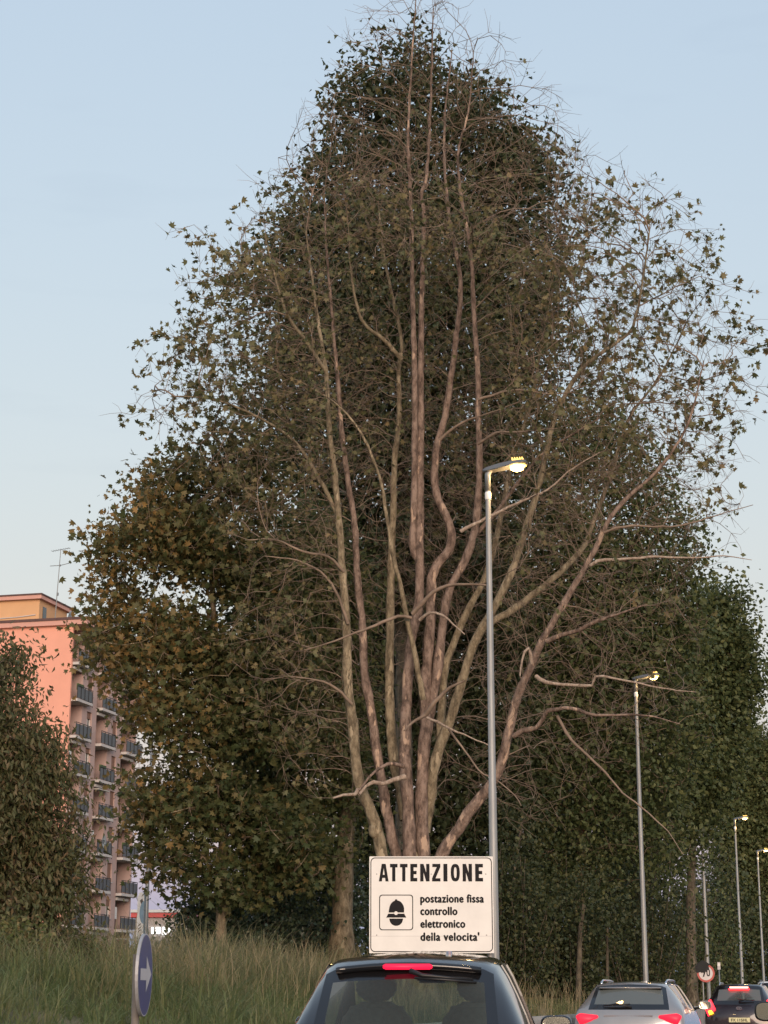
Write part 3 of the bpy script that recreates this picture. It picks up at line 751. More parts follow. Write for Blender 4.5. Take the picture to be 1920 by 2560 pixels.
# windows
fr_me = MB().box(-.28, -.18, 0, .06, 0, 1.6).box(-.28, -.18, .99, 1.05, 0, 1.6).box(-.279, -.181, .06, .99, 1.54, 1.6).box(-.279, -.181, .06, .99, 0, .06).box(-.278, -.182, .5, .55, .06, 1.54).mesh('frame', M['white'])
pane_me = MB().box(-.25, -.24, .06, .99, .06, 1.54).mesh('pane', M['pane'])
sill_me = MB().box(-.2, .09, -.06, 1.11, -.06, 0).mesh('sill', M['slab'])
for k in range(NF):
    for j, (a, b, w0, w1) in enumerate(piers):
        z = H0 + k * FH + WZ0
        w = link('window', fr_me, bld); w.location = (0, w0, z)
        for nm, me in (('pane', pane_me), ('sill', sill_me)): link(nm, me, w)
        drop = [1.55, .55, 1.0, 1.55, 1.55, .9, 1.2, 1.55, .4, 1.1][(k * 3 + j * 5) % 10]
        MB().box(-.17, -.13, .02, 1.03, 1.58 - drop, 1.58).obj('shutter', M['shutter'], w)
# balconies
slab_me = {}
for i, (a, b) in enumerate(mods):
    L = b - a + (.7 if i < 2 else .45)
    slab_me[i] = (MB().box(-1.24, .55, 0, L, -.22, 0).mesh('balcony_slab', M['slab']), L)
rp_me = {}
for i in slab_me:
    L = slab_me[i][1]; n = 4; m = MB()
    for q in range(n):
        y0 = .04 + q * (L - .08) / n; m.box(.47, .50, y0 + .03, y0 + (L - .08) / n - .03, .08, .98)
    m.box(.02, .46, L - .05, L - .03, .08, .98)
    f = MB()
    for q in range(n + 1):
        y0 = .02 + q * (L - .08) / n; f.box(.50, .54, y0, y0 + .04, -.35, 1.05)
    f.box(.495, .545, 0, L, 1.05, 1.10); f.box(.02, .494, L - .06, L - .02, 1.05, 1.10)
    rp_me[i] = (m.mesh('panel', M['rail']), f.mesh('railing', M['black']))
for k in range(NF):
    for i, (a, b) in enumerate(mods):
        z = H0 + k * FH
        y0 = a + (.26 if i == 0 else 0)
        s = link('balcony', slab_me[i][0], bld); s.location = (0, y0 - (0 if i == 0 else .0), z)
        r = link('railing', rp_me[i][1], s); link('infill_panel', rp_me[i][0], s)
        # door or shutter at the back of the loggia, sometimes an awning roll or laundry
        dr = (k * 2 + i) % 4
        d = MB().box(-1.24, -1.16, .9 + .15 * dr, 2.0 + .15 * dr, .02, 2.35).obj('balcony_door', [M['shutter'], M['pane'], M['shutter'], M['loggia']][dr], s)
        if (k + i) % 2 == 0: MB().box(-.15, .1, .2, slab_me[i][1] - .9, 2.45, 2.68).obj('awning_roll', M['slab'], s)
        if (k * 7 + i * 4) % 5 == 1: MB().box(.30, .46, .3, 1.5, .75, 1.28).obj('flower_box', M['plants'], s)
        if (k * 3 + i) % 5 == 2: MB().box(-1.1, -.7, .3, .75, .02, 1.5).obj('cabinet', M['slab'], s)
        if (k * 5 + i * 2) % 6 == 3: MB().box(-.2, .45, .1, slab_me[i][1] - .8, 2.2, 2.3).obj('awning', M['awning'], s)
        if (k * 5 + i * 3) % 7 == 2: MB().box(-.3, -.27, .5, 1.1, .9, 1.9).obj('hanging_cloth', M['white'], s)
# roof: slab, fascia, penthouse
MB().box(-BW - .3, 1.35, -.35, BL + .3, BZ + .0, BZ + .40).obj('fascia', M['fascia'], bld)
rf = MB().box(-BW - .36, 1.42, -.42, BL + .36, BZ + .402, BZ + .62).obj('roof', M['roofing'], bld)
ph0 = MB().box(-9.8, -4.6, 3.2, 9.0, BZ + .62, BZ + 3.1).box(-14.8, -9.8, 4.2, 9.0, BZ + .62, BZ + 2.7).obj('penthouse', M['cream'], bld)
MB().box(-9.95, -4.3, 2.85, 9.4, BZ + 3.1, BZ + 3.42).box(-15.0, -9.96, 3.9, 9.4, BZ + 2.7, BZ + 3.0).obj('penthouse_fascia', M['fascia'], ph0)
MB().box(-10.0, -4.24, 2.8, 9.46, BZ + 3.422, BZ + 3.56).box(-15.0, -10.02, 3.85, 9.46, BZ + 3.002, BZ + 3.14).obj('penthouse_roof', M['roofing'], ph0)
MB().box(-4.6, -4.56, 3.9, 4.6, BZ + 1.2, BZ + 2.6).obj('window', M['pane'], ph0)
MB().tube([(-9.2, 3.16, BZ + 1.55), (-6.6, 3.16, BZ + 1.62), (-4.9, 3.16, BZ + 1.75)], .05, 6).obj('wall_pipe', M['slab'], ph0)
# antenna mast and dish are things that stand on the roof
def bl(x, y, z): return np.array((bx + UY * x + UX * y, by - UX * x + UY * y, z))
am = thing('television_antenna', bl(-3.5, 4.0, BZ + .62), -YAW, 'thin television antenna mast on the apartment block roof', 'antenna')
MB().tube([(0, 0, 0), (.12, 0, 3), (.28, 0, 7.0)], [.045, .04, .03], 7).obj('mast', M['galv_dark'], am)
y1 = MB(); y1.tube([(-.55, 0, 6.85), (1.15, 0, 7.05)], .022, 5)
for q in range(8): y1.tube([(-.5 + q * .22, -.28, 6.86 + q * .025), (-.5 + q * .22, .28, 6.86 + q * .025)], .014, 4)
y1.obj('yagi_array', M['galv_dark'], am)
y2 = MB(); y2.tube([(-.65, 0, 5.55), (.3, 0, 5.55), (1.1, 0, 5.7)], .03, 5); y2.box(.2, .34, -.06, .06, 5.48, 5.62); y2.obj('dipole', M['galv_dark'], am)
MB().box(.10, .24, -.07, .07, 2.9, 3.15).obj('amplifier_box', M['galv_dark'], am)
def make_dish(loc, rz, label, sc=1.0):
    d = thing('satellite_dish', loc, rz, label, 'satellite dish', 'satellite dishes on the apartment block')
    m = MB(); n = 20
    prof = [(.0, .0), (.2, .02), (.4, .08), (.55, .16), (.56, .15), (.4, .065), (.2, .004), (0, -.016)]
    V = []
    for r, h in prof:
        for q in range(n):
            a = 2 * math.pi * q / n
            V.append((sc * h + .12, sc * r * math.cos(a), sc * (r * 1.1 * math.sin(a)) + 1.0))
    m.add(V, [(i * n + q, i * n + (q + 1) % n, (i + 1) * n + (q + 1) % n, (i + 1) * n + q) for i in range(len(prof) - 1) for q in range(n)])
    m.obj('reflector', M['dish'], d, True)
    MB().tube([(.12, 0, 1.0 - .55 * sc), (.35, 0, 1.0 - .45 * sc), (.12 + .75 * sc, 0, 1.0 - .12 * sc)], .02, 5).obj('feed_arm', M['galv_dark'], d)
    MB().box(.08 + .72 * sc, .2 + .72 * sc, -.05, .05, .95 - .12 * sc, 1.06 - .12 * sc).obj('feed_horn', M['galv_dark'], d)
    MB().tube([(0, 0, 0), (0, 0, 1.0), (.14, 0, 1.0)], .03, 6).obj('bracket', M['galv_dark'], d)
make_dish(bl(-3.2, 6.0, BZ + .62), -YAW + .05, 'grey satellite dish on the roof beside the penthouse', 1.5)
make_dish(bl(.35, 6.9, H0 + 4 * FH), -YAW + .05, 'grey satellite dish on a mid-height balcony of the apartment block', .9)

# --- far service station glimpsed under the rust-coloured tree
st = P(386, 2440, 95); 
fs = thing('service_station', (st[0], st[1], 0), 0, 'distant low building with red fascia glimpsed under the rust-coloured tree', 'building')
M['red'] = mat('red_panel', (.55, .03, .035), .4, var=.1, scale=2)
M['shop'] = mat('shop_glass', (.10, .11, .13), .15, var=.3, scale=1.5)
zt = lambda py: P(386, py, 95)[2]
MB().box(-1.1, 1.6, .5, 6, 0, zt(2280)).obj('wall', M['shop'], fs)
MB().box(-1.3, 1.8, .1, 6.2, zt(2293), zt(2281)).obj('fascia', M['red'], fs)
MB().box(-1.3, 1.8, .0, 6.2, zt(2280.9), zt(2274)).obj('canopy_edge', M['white'], fs)
lit = emit_mat('lit_price_panel', (1, .98, .95), 1.1)
for a, b, c_, d_ in ((-.28, -.16, 2334, 2318), (-.06, .18, 2334, 2317), (.26, .48, 2337, 2317), (.55, .68, 2332, 2319)):
    MB().box(a, b, .40, .46, zt(c_), zt(d_)).obj('lit_panel', lit, fs)
for a, b, c_, d_ in ((-.9, -.5, 2333, 2330), (-.6, .5, 2316, 2314), (-.2, .05, 2341, 2337), (.2, .6, 2342, 2339)):
    MB().box(a, b, .42, .47, zt(c_), zt(d_)).obj('trim', M['white'], fs)
# white totem with a blue roundel
tq = P(346, 2440, 58); tz = float(ground_z(tq[0], tq[1]))
tm = thing('totem_sign', (tq[0], tq[1], tz), 0, 'narrow white rounded totem sign with blue roundel behind the arrow sign', 'sign')
w = 17 / FPX * 58 / 1.03; h = P(346, 2230, 58)[2] - tz
poly = [(-w / 2, 0), (w / 2, 0)] + [(w / 2 * math.cos(t), h - .25 + .25 * math.sin(t)) for t in np.linspace(0, math.pi, 13)]
MB().prism(poly, 1, 0, .5).obj('body', M['white'], tm, bevel=.01)
M['blue2'] = mat('pale_blue_print', (.16, .27, .36), .5, var=.1, scale=4)
rd = [(w / 2 - .004 + .13 * math.cos(t), h - .62 + .34 * math.sin(t)) for t in np.linspace(math.pi / 2, 1.5 * math.pi, 14)]
MB().prism(rd, 1, -.008, -.002).obj('roundel', M['blue2'], tm)
for zq in (.98, 1.08, 1.16): MB().prism([(-.05, h - zq - .06), (.03, h - zq + .02), (.02, h - zq + .04), (-.06, h - zq - .03)], 1, -.007, -.002).obj('mark', M['black'], tm)
MB().prism([(-.03, h - .26), (.04, h - .20), (.08, h - .30), (.01, h - .36)], 1, -.007, -.002).obj('mark', M['black'], tm)
# tall grey mast far behind the rust-coloured tree
mq = P(361, 2440, 74); mz = 0 + float(ground_z(mq[0], mq[1]))
ms = thing('lamp_mast', (mq[0], mq[1], mz), 0, 'plain grey mast showing through the gap under the rust-coloured tree', 'mast')
MB().tube([(0, 0, 0), (0, 0, 1.2), (0, 0, P(361, 1700, 74)[2] - mz)], [.11, .09, .05], 12).obj('pole', M['galv'], ms, True)
MB().box(-.16, .16, -.16, .16, 0, .03).obj('base_plate', M['galv_dark'], ms)
MB().box(-.1, .9, -.12, .12, P(361, 1700, 74)[2] - mz, P(361, 1700, 74)[2] - mz + .12).obj('lamp_head', M['lum'], ms, bevel=.03)
# ------------------------------------------------------------------ street lamps
warm = (1.0, .62, .22)
LP0 = P(1238, 2440, 32.0)
s0, lat0 = to_road(LP0[0], LP0[1])
LTOP = P(1238, 1180, 32.0)[2]
M['lamp_lit'] = emit_mat('lit_lamp_lens', (1.0, .62, .20), 3.4, (.9, .85, .7))
M['lamp_lit2'] = emit_mat('lit_lamp_lens_far', (1.0, .74, .42), 1.8, (.9, .85, .7))
M['halo_glow'] = emit_mat('lamp_halo_glow', (1.0, .55, .10), .8, (.8, .7, .3))  # orange emission standing in for the halo around lit lenses
def lamp(i, label, lit=True, lean=0.):
    p = road(s0 + 23.3 * i, lat0); gz = float(ground_z(p[0], p[1]))
    h = LTOP - gz
    # lamp frame: +x points to the right of the road, over the carriageway
    t = thing('street_lamp', (p[0], p[1], gz), -YAW, label, 'street lamp', 'street lamps along the road')
    zs = [0, .02, 1.1, 1.12, 4.2, 4.22, 7.3, 7.32, h - .5, h - .48, h - .02]
    rs = [.085, .082, .080, .076, .070, .064, .058, .053, .047, .047, .047]
    V = [(lean * z, 0, z) for z in zs]
    MB().tube(V, rs, 16).obj('pole', M['galv'], t, True)
    MB().box(-.2, .2, -.2, .2, -.02, .03).obj('base_plate', M['galv_dark'], t, bevel=.005)
    x0 = lean * h
    MB().lathe([(.052, -.52), (.058, -.50), (.058, -.40), (.052, -.38)], 14, (x0, 0, h)).obj('collar', M['white'], t, True)
    # spigot bracket
    MB().tube([(x0, 0, h - .36), (x0, 0, h - .05), (x0 + .06, 0, h + .06)], [.05, .055, .05], 10).obj('spigot', M['galv_dark'], t, True)
    # flat tapering head, slightly tilted up to the right
    tl = .10
    def sec(x, w, z0, z1): return [(x0 + x, -w, h + z0 + tl * x), (x0 + x, w, h + z0 + tl * x), (x0 + x, w * .8, h + z1 + tl * x), (x0 + x, -w * .8, h + z1 + tl * x)]
    ss = [sec(-.10, .03, .03, .06), sec(-.02, .08, .0, .08), sec(.18, .12, .0, .10), sec(.42, .15, .02, .11), sec(.66, .15, .03, .10), sec(.72, .11, .04, .08)]
    m = MB(); n = len(ss)
    m.add([v for q in ss for v in q], [(4 * i + k, 4 * i + (k + 1) % 4, 4 * i + 4 + (k + 1) % 4, 4 * i + 4 + k) for i in range(n - 1) for k in range(4)] + [(3, 2, 1, 0), tuple(4 * (n - 1) + k for k in range(4))])
    hd = m.obj('lamp_head', M['lum'], t, bevel=.012)
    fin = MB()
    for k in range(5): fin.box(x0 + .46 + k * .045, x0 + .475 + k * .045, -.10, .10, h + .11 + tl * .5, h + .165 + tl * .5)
    fin.obj('glowing_fin', M['halo_glow'] if lit else M['lum'], hd)  # fins made to glow, in place of lens light gleaming on top
    # bowl-shaped lens that hangs below the head
    lens = MB(); nu = 12; V = []; Fq = []
    for a, (k, dz) in enumerate(((1.0, .02), (1.0, -.02), (.86, -.075), (.5, -.10), (.0, -.105))):
        for q in range(nu):
            th = 2 * math.pi * q / nu
            V.append((x0 + .54 + .135 * k * math.cos(th), .12 * k * math.sin(th), h + dz + .03 + tl * .54))
    for a in range(4):
        for q in range(nu): Fq.append((a * nu + q, (a + 1) * nu + q, (a + 1) * nu + (q + 1) % nu, a * nu + (q + 1) % nu))
    lens.add(V, Fq)
    lens.obj('lens', M['lamp_lit'] if i < 2 else M['lamp_lit2'], hd, True)
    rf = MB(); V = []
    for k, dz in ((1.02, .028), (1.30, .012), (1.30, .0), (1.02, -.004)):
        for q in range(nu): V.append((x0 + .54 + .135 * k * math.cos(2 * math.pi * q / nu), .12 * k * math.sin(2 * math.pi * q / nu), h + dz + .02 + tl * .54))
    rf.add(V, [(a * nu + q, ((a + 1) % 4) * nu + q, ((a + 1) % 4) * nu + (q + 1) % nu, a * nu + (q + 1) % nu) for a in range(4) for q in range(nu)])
    rf.obj('halo_ring', M['halo_glow'], hd, True)  # added ring that glows where the lamp's halo would be
    ld = bpy.data.lights.new('lamp_light', 'POINT'); ld.energy = 30 if i != 2 else 9; ld.color = (1.0, .62, .26); ld.shadow_soft_size = .14
    lo = bpy.data.objects.new('lamp_light', ld); COL.objects.link(lo); lo.parent = hd; lo.location = (x0 + .54, 0, h - .22)
    return t
lamp(0, 'nearest street lamp, a tall grey pole rising right of the warning sign, lit')
lamp(1, 'second lit street lamp, its pole behind the grey car')
lamp(2, 'third street lamp, half hidden by leaves behind the seventy sign')
lamp(3, 'fourth street lamp, lit small white light over the dark car')
lamp(4, 'farthest lit street lamp at the right edge')

# ------------------------------------------------------------------ writing
def text_mesh(body, mat_, size, width=None, bold=0., space=1., shear=0., xs=1.0):
    """the built-in sans as a flat mesh in x-z, facing -y; left edge at x=0, baseline z=0"""
    cu = bpy.data.curves.new('lettering', 'FONT'); cu.body = body; cu.size = size; cu.space_character = space; cu.shear = shear
    cu.resolution_u = 6; cu.extrude = 0
    o = bpy.data.objects.new('tmp', cu); COL.objects.link(o)
    dg = bpy.context.evaluated_depsgraph_get(); dg.update()
    me = bpy.data.meshes.new_from_object(o.evaluated_get(dg))
    bpy.data.objects.remove(o); bpy.data.curves.remove(cu)
    co = np.empty(len(me.vertices) * 3, np.float32); me.vertices.foreach_get('co', co); co = co.reshape(-1, 3)
    co[:, 0] -= co[:, 0].min(); k = xs
    if width: k = width / co[:, 0].max()
    out = np.stack([co[:, 0] * k, -co[:, 2], co[:, 1]], -1)
    lt = np.array([p.vertices[:] for p in (me.calc_loop_triangles() or me.loop_triangles)])
    bpy.data.meshes.remove(me)
    VV, FF = [], []                       # a heavier stroke: the same letters laid over each other a hair apart
    for i, (dx, dz) in enumerate(((-bold, 0), (bold, 0), (0, bold * .8), (0, -bold * .8), (0, 0)) if bold else ((0, 0),)):
        VV.append(out + np.array((dx, -.0004 * i, dz))); FF.append(lt + i * len(out))
    return mesh_np('lettering', np.vstack(VV), np.vstack(FF), mat_)
M['sign_white'] = mat('reflective_white', (.66, .65, .62), .45, var=.07, scale=2.2)
M['sign_black'] = mat('sign_black', (.008, .008, .010), .6, var=.2, scale=6, spec=.15)
M['sign_blue'] = mat('sign_blue', (.018, .022, .13), .4, var=.2, scale=4)
M['sign_back'] = mat('sign_back', (.35, .35, .36), .5, .3, var=.15, scale=4)
M['sign_arrow'] = mat('sign_arrow_white', (.55, .52, .52), .5, var=.08, scale=5)
M['sign_red'] = mat('sign_red', (.38, .05, .04), .45, var=.12, scale=5)

def ring(m, outer, inner, y):
    """flat band between two closed outlines of equal length, in the x-z plane"""
    n = len(outer)
    m.add([(x, y, z) for x, z in outer] + [(x, y, z) for x, z in inner], [(i, (i + 1) % n, n + (i + 1) % n, n + i) for i in range(n)])
def rrect(x0, x1, z0, z1, r, k=6):
    out = []
    for cx, cz_, a0 in ((x1 - r, z0 + r, -90), (x1 - r, z1 - r, 0), (x0 + r, z1 - r, 90), (x0 + r, z0 + r, 180)):
        for q in range(k + 1):
            a = R(a0 + 90 * q / k); out.append((cx + r * math.cos(a), cz_ + r * math.sin(a)))
    return out

# --- ATTENZIONE board
YS = 30.6
bl_ = P(923, 2383, YS); tr_ = P(1232, 2141, YS)
SW = tr_[0] - bl_[0]; SH_ = tr_[2] - bl_[2]
gz = float(ground_z(bl_[0] + SW / 2, YS))
sg = thing('warning_sign', (bl_[0], YS, gz), 0, 'large white ATTENZIONE speed check board in front of the many-stemmed tree', 'sign')
zb = bl_[2] - gz
MB().prism(rrect(0, SW, zb, zb + SH_, .01, 2), 1, 0, .03).obj('board', M['sign_white'], sg)
MB().box(.0, SW, .031, .09, zb + .25, zb + .32).box(.0, SW, .031, .09, zb + SH_ - .32, zb + SH_ - .25).obj('back_rail', M['galv_dark'], sg)
for xq in (SW * .16, SW - .055): MB().tube([(xq, .14, -.1), (xq, .14, zb + SH_ - .03)], .045, 12).obj('post', M['galv'], sg, True)
m = MB(); ring(m, rrect(.018, SW - .018, zb + .018, zb + SH_ - .018, .075), rrect(.032, SW - .032, zb + .032, zb + SH_ - .032, .063), -.003); m.obj('border', M['sign_black'], sg)
u = SW / 740.0                                            # units of the board picture, 740 x 575
def bz(v): return zb + SH_ - (v - 147) * SH_ / 575
def bxx(v): return (v - 527) * u
# bold condensed capitals drawn as outlines on a 0..1 box
GL = {
 'A': [[(-.04, 0), (.30, 0), (.35, .2), (.65, .2), (.70, 0), (1.04, 0), (.72, 1), (.28, 1)], [(.40, .38), (.60, .38), (.5, .76)]],
 'T': [[(-.04, .80), (.27, .80), (.27, 0), (.73, 0), (.73, .80), (1.04, .80), (1.04, 1), (-.04, 1)]],
 'E': [[(0, 0), (1.04, 0), (1.04, .2), (.5, .2), (.5, .41), (.94, .41), (.94, .60), (.5, .60), (.5, .80), (1.04, .80), (1.04, 1), (0, 1)]],
 'N': [[(-.02, 0), (.35, 0), (.35, .50), (.64, 0), (1.02, 0), (1.02, 1), (.65, 1), (.65, .50), (.36, 1), (-.02, 1)]],
 'Z': [[(0, 0), (1, 0), (1, .18), (.42, .18), (1, .82), (1, 1), (.04, 1), (.04, .82), (.56, .82), (0, .18)]],
 'I': [[(0, 0), (1, 0), (1, 1), (0, 1)]],
}
def oval(cx, cz_, rx, rz, n=24, p=2.6):
    o = []
    for q in range(n):
        a = 2 * math.pi * q / n; c, s = math.cos(a), math.sin(a)
        o.append((cx + rx * math.copysign(abs(c) ** (2 / p), c), cz_ + rz * math.copysign(abs(s) ** (2 / p), s)))
    return o
from mathutils.geometry import tessellate_polygon
def flat_glyph(polys, y, th=.002):
    vs = [[Vector((x, 0, z)) for x, z in p] for p in polys]
    tri = tessellate_polygon(vs); flat = [v for p in vs for v in p]
    m = MB(); m.add([(v.x, y, v.z) for v in flat], tri)
    return m
xs = [(586, 640, 'A'), (652, 694, 'T'), (712, 754, 'T'), (772, 812, 'E'), (832, 886, 'N'), (902, 952, 'Z'), (970, 994, 'I'), (1014, 1068, 'O'), (1086, 1140, 'N'), (1160, 1205, 'E')]
for x0, x1, ch_ in xs:
    lo, hi = bz(297), bz(192)
    if ch_ == 'O':
        cx_ = (bxx(x0) + bxx(x1)) / 2; rx = (bxx(x1) - bxx(x0)) / 2
        mm = MB(); ring(mm, oval(cx_, (lo + hi) / 2, rx, (hi - lo) / 2), oval(cx_, (lo + hi) / 2, rx * .30, (hi - lo) * .31), -.0035)
    else:
        mm = flat_glyph([[(bxx(x0) + a * (bxx(x1) - bxx(x0)), lo + b * (hi - lo)) for a, b in p] for p in GL[ch_]], -.0035)
    mm.obj('heading_letter', M['sign_black'], sg)
for t_, v, w in (('postazione fissa', 422, 375), ('controllo', 496, 216), ('elettronico', 571, 262), ("della velocita'", 648, 345)):
    o = link('lettering', text_mesh(t_, M['sign_black'], (bz(376) - bz(422)) * 1.46, w * u, .0085, 1.10), sg); o.location = (bxx(833), -.002, bz(v))
m = MB(); ring(m, rrect(bxx(586), bxx(788), bz(587), bz(376), .05), rrect(bxx(591), bxx(783), bz(582), bz(381), .043), -.0035); m.obj('pictogram_frame', M['sign_black'], sg)
# policeman pictogram: helmet, brim, face
hel = [(642, 482)] + [(642 + 2 * 1 + (1 - math.cos(t)) * 46, 482 - 72 * math.sin(t) ** .8) for t in np.linspace(.25, math.pi - .25, 14)] + [(734, 482)]
flat_glyph([[(bxx(a), bz(b)) for a, b in hel]], -.0035).obj('pictogram_helmet', M['sign_black'], sg)
MB().prism([(bxx(a), bz(b)) for a, b in ((679, 412), (681, 404), (692, 404), (695, 412))], 1, -.004, -.002).obj('pictogram_button', M['sign_black'], sg)
flat_glyph([[(bxx(a), bz(b)) for a, b in ((640, 489), (735, 489), (747, 512), (628, 512))]], -.0035).obj('pictogram_brim', M['sign_black'], sg)
fc = [(646, 518), (728, 518)] + [(687 + 40 * math.cos(t), 521 + 40 * math.sin(t)) for t in np.linspace(.1, math.pi - .1, 14)]
flat_glyph([[(bxx(a), bz(b)) for a, b in fc]], -.0035).obj('pictogram_face', M['sign_black'], sg)
flat_glyph([[(bxx(686) + .030 * math.cos(t), bz(486) + .030 * math.sin(t)) for t in np.linspace(0, 6.0, 16)]], -.0045).obj('pictogram_badge', M['sign_white'], sg)
bo = MB()
for xq in (.12, SW * .5, SW - .12):
    for zq in (zb + .285, zb + SH_ - .285): bo.tube([(xq, -.007, zq), (xq, .0, zq)], .011, 8)
bo.obj('bolt_heads', M['galv'], sg)
MB().box(.035, SW - .035, -.0022, -.001, bz(622.5), bz(621)).obj('panel_seam', M['sign_back'], sg)

# --- blue arrow disc, seen almost edge-on
YA = 14.0
pa = P(361, 2437, YA); ga = float(ground_z(pa[0], pa[1]))
ar = thing('arrow_sign', (pa[0] - .03, pa[1] + .05, ga), R(87), 'round blue sign with white right arrow, turned almost edge-on in the grass', 'sign')
ra = (P(361, 2333, YA)[2] - P(361, 2541, YA)[2]) / 2; za = pa[2] - ga
nn = 40
disc = [(ra * math.cos(2 * math.pi * k / nn), za + ra * math.sin(2 * math.pi * k / nn)) for k in range(nn)]
MB().prism(disc, 1, -.03, -.008).obj('disc', M['sign_back'], ar)
d2 = [(x * .972, za + (z - za) * .972) for x, z in disc]
flat_glyph([d2], -.0315).obj('face', M['sign_blue'], ar)
m = MB(); ring(m, [(x * .992, za + (z - za) * .992) for x, z in disc], d2, -.0318); m.obj('rim', M['sign_arrow'], ar)
s_ = ra
arrow = [(-.72 * s_, za - .13 * s_), (.08 * s_, za - .13 * s_), (.08 * s_, za - .42 * s_), (.80 * s_, za + .02 * s_), (.08 * s_, za + .46 * s_), (.08 * s_, za + .15 * s_), (-.72 * s_, za + .15 * s_)]
flat_glyph([arrow], -.0335).obj('arrow', M['sign_arrow'], ar)
M['old_post'] = mat('weathered_post', (.15, .13, .11), .7, var=.25, scale=6)
MB().tube([(0, .035, -.1), (0, .035, za + ra * .5)], .03, 12).obj('post', M['old_post'], ar, True)
MB().box(-.12, .12, -.007, .0, za + .12, za + .16).box(-.12, .12, -.007, .0, za - .16, za - .12).obj('bracket', M['galv_dark'], ar)

# --- seventy sign half covered with a torn black sheet
YQ = 62.0
ps = P(1764.5, 2433, YQ); gs_ = float(ground_z(ps[0], ps[1]))
sv = thing('speed_sign', (ps[0], ps[1], gs_), -.12, 'round red-edged 70 sign half covered by a torn black sheet', 'sign')
rs_ = 22.5 / FPX * YQ / 1.06; zs_ = ps[2] - gs_
c1 = [(rs_ * math.cos(2 * math.pi * k / 36), zs_ + rs_ * math.sin(2 * math.pi * k / 36)) for k in range(36)]
MB().prism(c1, 1, -.03, 0).obj('disc', M['sign_back'], sv)
m = MB(); ring(m, c1, [(x * .78, zs_ + (z - zs_) * .78) for x, z in c1], -.033); m.obj('red_ring', M['sign_red'], sv)
flat_glyph([[(x * .78, zs_ + (z - zs_) * .78) for x, z in c1]], -.033).obj('face', M['sign_arrow'], sv)
mm = MB(); ring(mm, oval(rs_ * .27, zs_ + .02, rs_ * .20, rs_ * .42), oval(rs_ * .27, zs_ + .02, rs_ * .085, rs_ * .29), -.036); mm.obj('numeral', M['sign_black'], sv)
flat_glyph([[(-.42 * rs_, zs_ + .30 * rs_), (-.42 * rs_, zs_ + .45 * rs_), (.0, zs_ + .45 * rs_), (.0, zs_ + .30 * rs_), (-.2 * rs_, zs_ - .4 * rs_), (-.36 * rs_, zs_ - .4 * rs_), (-.15 * rs_, zs_ + .30 * rs_)]], -.036).obj('numeral', M['sign_black'], sv)
M['sheet'] = mat('black_sheet', (.010, .011, .012), .75, var=.4, scale=6, bmp=.5)
cov = [(-1.12, .10), (-.9, .02), (-.62, .16), (-.45, .02), (-.3, .12), (-.2, -.1), (-.05, .2), (.12, .1), (.2, .42), (.42, .5), (.3, .8), (.5, .98), (.1, 1.25), (-.3, 1.45), (-.9, 1.15), (-1.2, .7)]
MB().prism([(x * rs_, zs_ + z * rs_) for x, z in cov], 1, -.065, -.04).obj('torn_sheet', M['sheet'], sv, bevel=.008)
for xq in (-.36, .26): MB().tube([(xq * rs_, .04, -.1), (xq * rs_, .04, zs_ + rs_ * (1.4 if xq < 0 else 1.1))], .022, 8).obj('post', M['galv'], sv, True)
# --- little plate on a post beyond it
pq = P(1797, 2415, 72); gq = float(ground_z(pq[0], pq[1]))
sp = thing('marker_post', (pq[0], pq[1], gq), -.1, 'small grey plate on a thin post right of the seventy sign', 'sign')
MB().tube([(0, 0, -.1), (0, 0, pq[2] - gq + .1)], .03, 8).obj('post', M['galv_dark'], sp, True)
MB().box(-.055, .055, -.05, -.034, pq[2] - gq - .14, pq[2] - gq + .14).obj('plate', M['sign_back'], sp, bevel=.006)
MB().box(-.05, .05, -.054, -.051, pq[2] - gq - .0, pq[2] - gq + .09).obj('label_band', M['white'], sp)
# ------------------------------------------------------------------ cars
def paint(name, col, metal=.0, rough=.28, flake=.0):
    m = mat(name, col, rough, metal, var=.06, scale=2.5, coat=1.0)
    return m
GLASS = glass_mat('tinted_glass', (.72, .82, .76), .80)
GLASS_DARK = glass_mat('dark_tinted_glass', (.55, .62, .60), .80)
M['trim'] = mat('gloss_black_trim', (.008, .008, .009), .15, var=.1, scale=5, coat=.6)
M['seat'] = mat('grey_seat_cloth', (.10, .11, .12), .9, var=.2, scale=25, bmp=.2)
M['rim'] = mat('alloy_rim', (.45, .45, .46), .3, .9, var=.1, scale=6)
M['chrome'] = mat('chrome', (.62, .62, .63), .12, 1.0, var=.04, scale=4)
M['brake_on'] = emit_mat('brake_light_lit', (1.0, .02, .03), 2.2, (.35, .01, .02))
M['brake_hot'] = emit_mat('brake_strip_lit', (1.0, .16, .12), 5.0, (.5, .05, .05))
M['brake_dim'] = emit_mat('brake_light_dim', (1.0, .01, .06), .55, (.45, .01, .03))
M['tail'] = emit_mat('tail_light_lit', (1.0, .02, .05), .6, (.40, .01, .02))
M['reflector'] = mat('red_reflector', (.42, .02, .03), .25, var=.1, scale=8, coat=.5)
M['amber'] = emit_mat('amber_indicator', (1.0, .50, .02), 2.0, (.7, .35, .02))
M['plate'] = mat('yellow_white_plate', (.62, .60, .36), .5, var=.05, scale=6)
M['mirror_glass'] = mat('mirror_glass', (.62, .60, .50), .05, 1.0, var=.04, scale=3)

